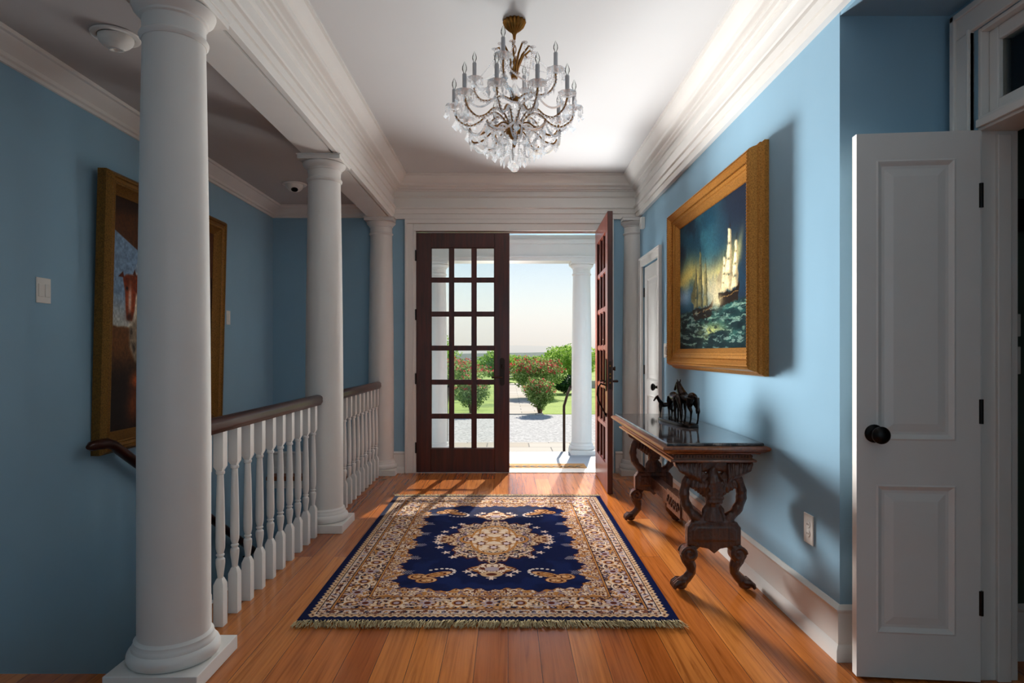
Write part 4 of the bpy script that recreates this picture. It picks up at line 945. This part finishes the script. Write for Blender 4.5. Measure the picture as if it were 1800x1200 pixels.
# garlands
def garland(p0, p1, sag, r=.0072, step=.0125, mid=None):
    p0 = Vector(p0); p1 = Vector(p1); n = max(4, int(((p1-p0).length+sag*1.2)/step)); m = MB()
    for k in range(n+1):
        t = k/n; p = p0.lerp(p1, t); m.octa((p.x, p.y, p.z-sag*4*t*(1-t)), r)
    return m
def pol(r, a, z): return (r*math.cos(a), r*math.sin(a), zz(z))
for k in range(10):
    a = math.radians(2+36*k); b = math.radians(2+36*(k+1)); c = math.radians(20+36*k)
    cb(garland(pol(.30, a, 2.50), pol(.30, b, 2.50), .05), 'bead_garland', M['crystal'])
    cb(garland(pol(.25, c, 2.385), pol(.25, c+math.radians(36), 2.385), .045, .0085), 'bead_garland', M['crystal'])
    cb(garland(pol(.25, c, 2.385), pol(.06, c, 2.33), .05, .008), 'bead_garland', M['crystal'])
    cb(garland(pol(.10, c, 2.84), pol(.235, math.radians(-15+90*(k%4)), 2.69), .02, .0045, .010), 'bead_strand', M['crystal'])
    cb(garland(pol(.14, a, 2.49), pol(.05, a+.3, 2.36), .03, .008), 'bead_strand', M['crystal'])
for k in range(4):
    a = math.radians(-15+90*k); b = a+math.radians(90); cb(garland(pol(.22, a, 2.685), pol(.22, b, 2.685), .07), 'bead_garland', M['crystal'])
for ring, (r, z, n) in enumerate(((.16, 2.33, 16), (.11, 2.30, 12), (.06, 2.27, 8))):
    for k in range(n):
        a = 2*PI*k/n+ring*.2; q = MB(); 
        for j in range(5): q.octa(pol(r, a, z+.05-.012*j), .0078)
        if (k+ring) % 2: q.octa(pol(r, a, z-.028), .007, .03)
        else: pend(q, pol(r, a, z-.006), .016, .045, .007)
        cb(q, 'crystal_pendant', M['crystal'])
q = MB(); q.ball((0, 0, zz(2.215)), .026, 5)
for j in range(8): q.octa((0, 0, zz(2.25)+.011*j), .006)
cb(q, 'finial_ball', M['crystal'])

# =================================================================== SMALL WALL FITTINGS
def switch_plate(loc, rz, w, h, gangs, label, kind='switch', group=None):
    r = empty('light_switch' if kind == 'switch' else 'power_outlet', loc, label, 'light switch' if kind == 'switch' else 'outlet', group); r.rotation_euler = (0, 0, rz)
    o = MB().box(-w/2, w/2, -.006, 0, -h/2, h/2).build('cover_plate', M['plate'], r); bevel(o, .003)
    for g in range(gangs):
        x = (g-(gangs-1)/2)*.046
        if kind == 'switch':
            o = MB().box(x-.016, x+.016, -.010, -.006, -.033, .033).build('rocker', M['plate'], r); bevel(o, .002)
        else:
            for dz in (-.02, .02):
                o = MB().lathe([(.001, 0), (.016, 0), (.0155, .002), (.001, .002)], n=20).build('socket', M['plate'], r, smooth=40, loc=(x, -.006, dz), rot=(PI/2, 0, 0))
                MB().box(-.007, -.005, -.004, .004, .002, .0028).box(.005, .007, -.004, .004, .002, .0028).build('slot', M['black'], o)
    return r
switch_plate((XLW, 3.215, 1.54), PI/2, .10, .13, 2, 'white double light switch on the left wall before the stable painting')
switch_plate((XLW, 5.34, 1.52), PI/2, .07, .12, 1, 'small white light switch on the left wall beyond the stable painting')
switch_plate((XR, 5.22, 1.24), -PI/2, .125, .12, 2, 'white double light switch beside the closet door')
switch_plate((XR, 2.74, .45), -PI/2, .085, .13, 1, 'white power outlet low on the right wall beside the open door', 'outlet')
switch_plate((1.985, YC+.01, 1.33), 0, .12, .09, 1, 'upper wall plate in the dark side room')
switch_plate((1.985, YC+.01, 1.19), 0, .12, .11, 1, 'lower wall plate in the dark side room')
hb = empty('wall_clock_box', (1.985, YC+.01, 1.70), 'black box on the wall of the dark side room', 'box')
bevel(MB().box(-.06, .1, -.03, 0, 0, .13).build('case', M['black'], hb), .004)
sn = empty('motion_sensor', (XR, 6.05, 2.42), 'small white motion sensor high on the wall beside the corner column', 'sensor')
bevel(MB().box(-.04, -.0005, -.03, .03, 0, .11).build('case', M['plate'], sn), .006); MB().ball((-.042, 0, .035), .018, 6, (.5, 1, 1.3)).build('lens', M['plate'], sn, smooth=60)
# ceiling fixtures
def eyeball(loc, label, tilt, yaw, dark):
    r = empty('recessed_light', loc, label, 'ceiling light', 'recessed lights in the stairwell ceiling'); r.rotation_euler = (0, 0, yaw)
    MB().lathe([(.098, -.0005), (.105, -.003), (.102, -.010), (.088, -.013), (.078, -.010), (.078, -.001)], n=40, cap=False).build('trim_ring', M['plate'], r, smooth=50)
    m = MB(); prof = [(.001+.076*math.sin(t*PI/2), .0) for t in (0, 1)]
    pr = []
    for k in range(12): t = PI/2*k/11; pr.append((max(.03, .075*math.cos(t)), -.012-.055*math.sin(t)))
    eb = m.lathe([(.075, -.001)]+pr+[(.030, -.064), (.026, -.05), (.001, -.048)], n=36).build('eyeball', M['plate'], r, smooth=50); eb.rotation_euler = (tilt, 0, 0)
    MB().lathe([(.001, -.052), (.029, -.052), (.029, -.0655), (.024, -.0655), (.022, -.056), (.001, -.056)], n=24).build('lamp_opening', M['black'] if dark else M['plate'], eb, smooth=50)
eyeball((-1.83, 2.92, ZL), 'domed white recessed light in the stairwell ceiling nearest the camera', math.radians(8), 0, False)
eyeball((-1.87, 5.48, ZL), 'white recessed light with dark opening in the stairwell ceiling beyond the middle column', math.radians(28), math.radians(200), True)

# =================================================================== PORCH
ZG = -.45; ZP = -.03
structure(MB().box(-4, 4, 6.56, 7.92, ZP-.1, ZP).build('floor_porch', M['porch']), 'grey boarded porch floor outside the front doors', 'porch floor')
structure(MB().box(-4, 4, 7.9205, 8.22, ZG, ZP-.16).box(-4, 4, 8.2205, 8.52, ZG, ZP-.30).build('steps', M['stone']), 'stone steps down from the porch', 'steps')
structure(MB().box(-4, 4, 6.56, 7.92, 2.78, 2.9).build('ceiling_porch', M['white']), 'white porch ceiling', 'ceiling')
pb = MB().box(-4, 4, 7.64, 7.90, 2.345, 2.78).box(-4, 4, 7.61, 7.64, 2.38, 2.40).box(-4, 4, 7.60, 7.64, 2.55, 2.60)
structure(pb.build('trim_13', M['white']), 'white beam of the porch over its columns', 'beam')
structure(MB().box(-4.5, 4.5, 6.56, 8.0, 2.9, 3.0).build('roof_porch', M['white']), 'porch roof', 'roof')
for x in (-.88, .915):
    column(x, 7.78, 'porch column seen through the %s' % ('left glazed door' if x < 0 else 'open doorway'), r0=.125, ztop=2.345, h0=ZP, pl=.30, group='white porch columns outside')
mat = empty('doormat', (.30, 6.80, ZP), 'tan coir doormat with dark leaf sprig outside the open door', 'doormat')
bevel(MB().box(-.55, .55, -.19, .19, .0005, .016).build('mat', simple('coir', srgb(176, 132, 82), .95, var=.2, scale=200, bump=.3), mat), .004)
lf = MB(); lf.tube([(-.50, 0, .0165), (.48, -.03, .0165)], .004, 6)
for k in range(12):
    x = -.48+.083*k
    for s in (-1, 1): lf.add([(x, 0, .0175), (x+.03, s*.02, .0175), (x+.085, s*.075, .0175), (x+.02, s*.05, .0175), (x, 0, .0161), (x+.03, s*.02, .0161), (x+.085, s*.075, .0161), (x+.02, s*.05, .0161)], [(0, 1, 2, 3), (4, 5, 6, 7), (0, 1, 5, 4), (1, 2, 6, 5), (2, 3, 7, 6), (3, 0, 4, 7)])
lf.build('leaf_motif', M['black'], mat)
for hx, lab in ((.73, 'dark metal step railing outside beside the right porch column'), (-.80, 'dark metal step railing seen through the closed door')):
    hr = empty('step_railing', (hx, 8.15, ZG), lab, 'railing', 'metal railings on the porch steps')
    MB().tube([(0, 0, .17), (0, 0, 1.0)], .016, 8).tube([(0, 0, .17-.17), (0, 0, .9)], .018, 8).build('post', M['oilbronze'], hr, smooth=50)
    MB().tube([(.0, -.20, 1.20), (0, -.15, 1.17), (0, .02, .98), (0, .4, .76), (0, .5, .60)] if hx > 9 else [(.05, -.35, 1.25), (.03, -.2, 1.16), (0, 0, .98), (-.0, .02, .9)], .018, 8).build('rail', M['oilbronze'], hr, smooth=50)
# =================================================================== GROUNDS
structure(MB().box(-60, 60, 8.52, 17.0, ZG-.1, ZG).build('ground_gravel', M['gravel']), 'pale gravel drive in front of the porch', 'gravel')
structure(MB().box(-2.2, 2.2, 8.53, 11.6, ZG, ZG+.015).build('ground_paving', M['flag']), 'flagstone landing at the foot of the steps', 'paving')
structure(MB().box(-60, 60, 17.0, 60, ZG-.1, ZG+.01).build('ground_lawn', M['lawn']), 'sunny green lawn beyond the drive', 'lawn')
structure(MB().box(-.15, .95, 16.9, 34, ZG, ZG+.03).build('ground_path', M['flag']), 'flagstone path leading away across the lawn', 'path')
structure(MB().box(-400, 400, 60, 420, -30, -6).build('ground_valley', M['lawn']), 'fields dropping away behind the garden', 'field')
structure(MB().box(1.4, 9, 29.6, 29.9, ZG, ZG+.35).build('wall_garden', M['stone']), 'low pale stone garden wall', 'garden wall')
def bush(name, label, cx, cy, rx, h, n, ls, mat, bloom=0, group=None, base=0.12, cat='bush', leafz=None, zb=ZG):
    root = empty(name, (cx, cy, zb), label, cat, group)
    # stems
    m = MB()
    for k in range(9):
        a = 2*PI*k/9+random.random(); r = rx*.5*random.random()+.1*rx
        m.tube([(.08*math.cos(a)*rx, .08*math.sin(a)*rx, 0), (r*.5*math.cos(a), r*.5*math.sin(a), h*.3), (r*1.2*math.cos(a), r*1.2*math.sin(a), h*.7)], [.018*h, .013*h, .006*h], 6)
    m.build('stems', M['stem'], root, smooth=60)
    u = RS.normal(size=(n, 3)); u /= np.linalg.norm(u, axis=1)[:, None]
    lump = 1+.14*np.sin(u[:, 0]*5+cx)*np.cos(u[:, 2]*6+cy)+.10*np.sin(u[:, 1]*9+2)
    rad = RS.rand(n)**.33*lump; z = (u[:, 2]*rad*.5+.5); tap = .55+.45*np.clip(z*1.6, 0, 1)
    P = np.stack([u[:, 0]*rad*rx*tap, u[:, 1]*rad*rx*tap, base*h+z*h*(1-base)], 1)
    def cards(P, s, name, mt):
        k = len(P); a = RS.normal(size=(k, 3)); a /= np.linalg.norm(a, axis=1)[:, None]; b = np.cross(a, RS.normal(size=(k, 3))); b /= np.linalg.norm(b, axis=1)[:, None]
        sz = s*(.6+.8*RS.rand(k))[:, None]; V = np.stack([P-a*sz, P+b*sz*.5, P+a*sz, P-b*sz*.5], 1).reshape(-1, 3)
        me = bpy.data.meshes.new(name); me.from_pydata(V.tolist(), [], np.arange(4*k).reshape(k, 4).tolist()); me.materials.append(mt)
        o = bpy.data.objects.new(name, me); COL.objects.link(o); o.parent = root; return o
    P[:, 2] = np.maximum(P[:, 2], .05)
    cards(P, ls, 'foliage', mat)
    if bloom:
        top = P[(P[:, 2] > .62*h) & (rad > .72)]; top = top[RS.permutation(len(top))[:bloom]]; m = []
        for d in range(5): m.append(top+RS.normal(size=top.shape)*ls*.5)
        cards(np.concatenate(m), ls*.8, 'blossoms', M['bloom'])
    return root
bush('rose_bush', 'small rose bush with red blooms at the lawn edge, before a larger one', .87, 17.1, .46, .98, 5200, .030, M['leaf'], 90)
bush('rose_bush', 'large rounded rose bush with red blooms behind the small one', 1.05, 23, 1.1, 1.50, 9000, .042, M['leaf'], 320)
bush('rose_bush', 'rose bush with red blooms left of the path, seen through the closed door', -1.0, 17.3, .55, 1.05, 4200, .032, M['leaf'], 80)
bush('rose_bush', 'rose bush seen through the left panes of the closed door', -2.2, 24.5, 1.5, 1.5, 6000, .045, M['leaf'], 240)
bush('shrub', 'low dark green shrub right of the rose bushes', 2.35, 25.5, .8, .78, 4500, .045, M['leaf_dark'])
for cx, cy, rx, h, lab in ((3.4, 34, 1.7, 2.1, 'bright green tree right of the rose bushes'), (-.6, 36, 1.3, 1.7, 'bright green shrub behind the path end'), (-3.9, 30, 1.5, 2.5, 'tall green tree seen through the closed door'), (7.9, 36, 2.0, 2.0, 'green tree at the right beyond the porch column'), (-8.8, 36, 2.4, 2.9, 'green tree far to the left of the garden'), (1.2, 41, 1.9, 1.5, 'green shrub behind the large rose bush')):
    bush('tree', lab, cx, cy, rx, h, 7000, .075, M['leaf_light'], 0, 'trees at the end of the garden', cat='tree')
gb = empty('garden_bench', (.25, 33, ZG), 'grey bench at the far end of the path', 'bench')
bevel(MB().box(-.6, .6, -.2, .2, .40, .46).build('seat', M['stone'], gb), .01); bevel(MB().box(-.6, .6, .17, .21, .5, .85).build('backrest', M['stone'], gb), .01)
for x in (-.5, .5): MB().box(x-.05, x+.05, -.18, .18, .03, .40).build('leg', M['stone'], gb)
# hills
def ridge(name, label, y, zb, amp, base, seed, depth):
    rs = np.random.RandomState(seed); n = 160; rows = []
    x = np.linspace(-1.0*y, 1.0*y, n); hh = base+amp*sum(np.sin(x/y*f*3+rs.rand()*6)/f for f in (1, 2.3, 4.1, 7.7, 13))
    prof = [(0, 0), (.35, .72), (.5, 1.0), (.75, .7), (1, 0)]
    vs = []; fs = []
    for i in range(n):
        for d, q in prof: vs.append((x[i], y+d*depth, zb+(hh[i])*q))
    for i in range(n-1):
        for j in range(4): a = i*5+j; fs.append((a, a+1, a+6, a+5))
    m = MB(); m.add(vs, fs); o = m.build(name, M['hill'], smooth=80); return structure(o, label, 'hills')
ridge('hills_near', 'wooded ridge in the valley', 700, -45, 3.0, 44, 5, 200)
ridge('hills_far', 'pale blue mountains on the horizon', 2600, -60, 14, 92, 9, 600)
# haze lying in the valley between garden and mountains
hz = MB().box(-3500, 3500, 430, 3600, -50, 140).build('haze', M['white'])
hm = bpy.data.materials.new('valley_haze'); hm.use_nodes = True; t = hm.node_tree; t.nodes.remove(t.nodes['Principled BSDF'])
vs_ = t.nodes.new('ShaderNodeVolumeScatter'); vs_.inputs['Color'].default_value = (.72, .84, 1, 1); vs_.inputs['Density'].default_value = .0013; vs_.inputs['Anisotropy'].default_value = .3
t.links.new(vs_.outputs[0], t.nodes['Material Output'].inputs['Volume']); hz.data.materials.clear(); hz.data.materials.append(hm)
tag(hz, 'bluish haze in the valley in front of the mountains', 'haze', kind='stuff')
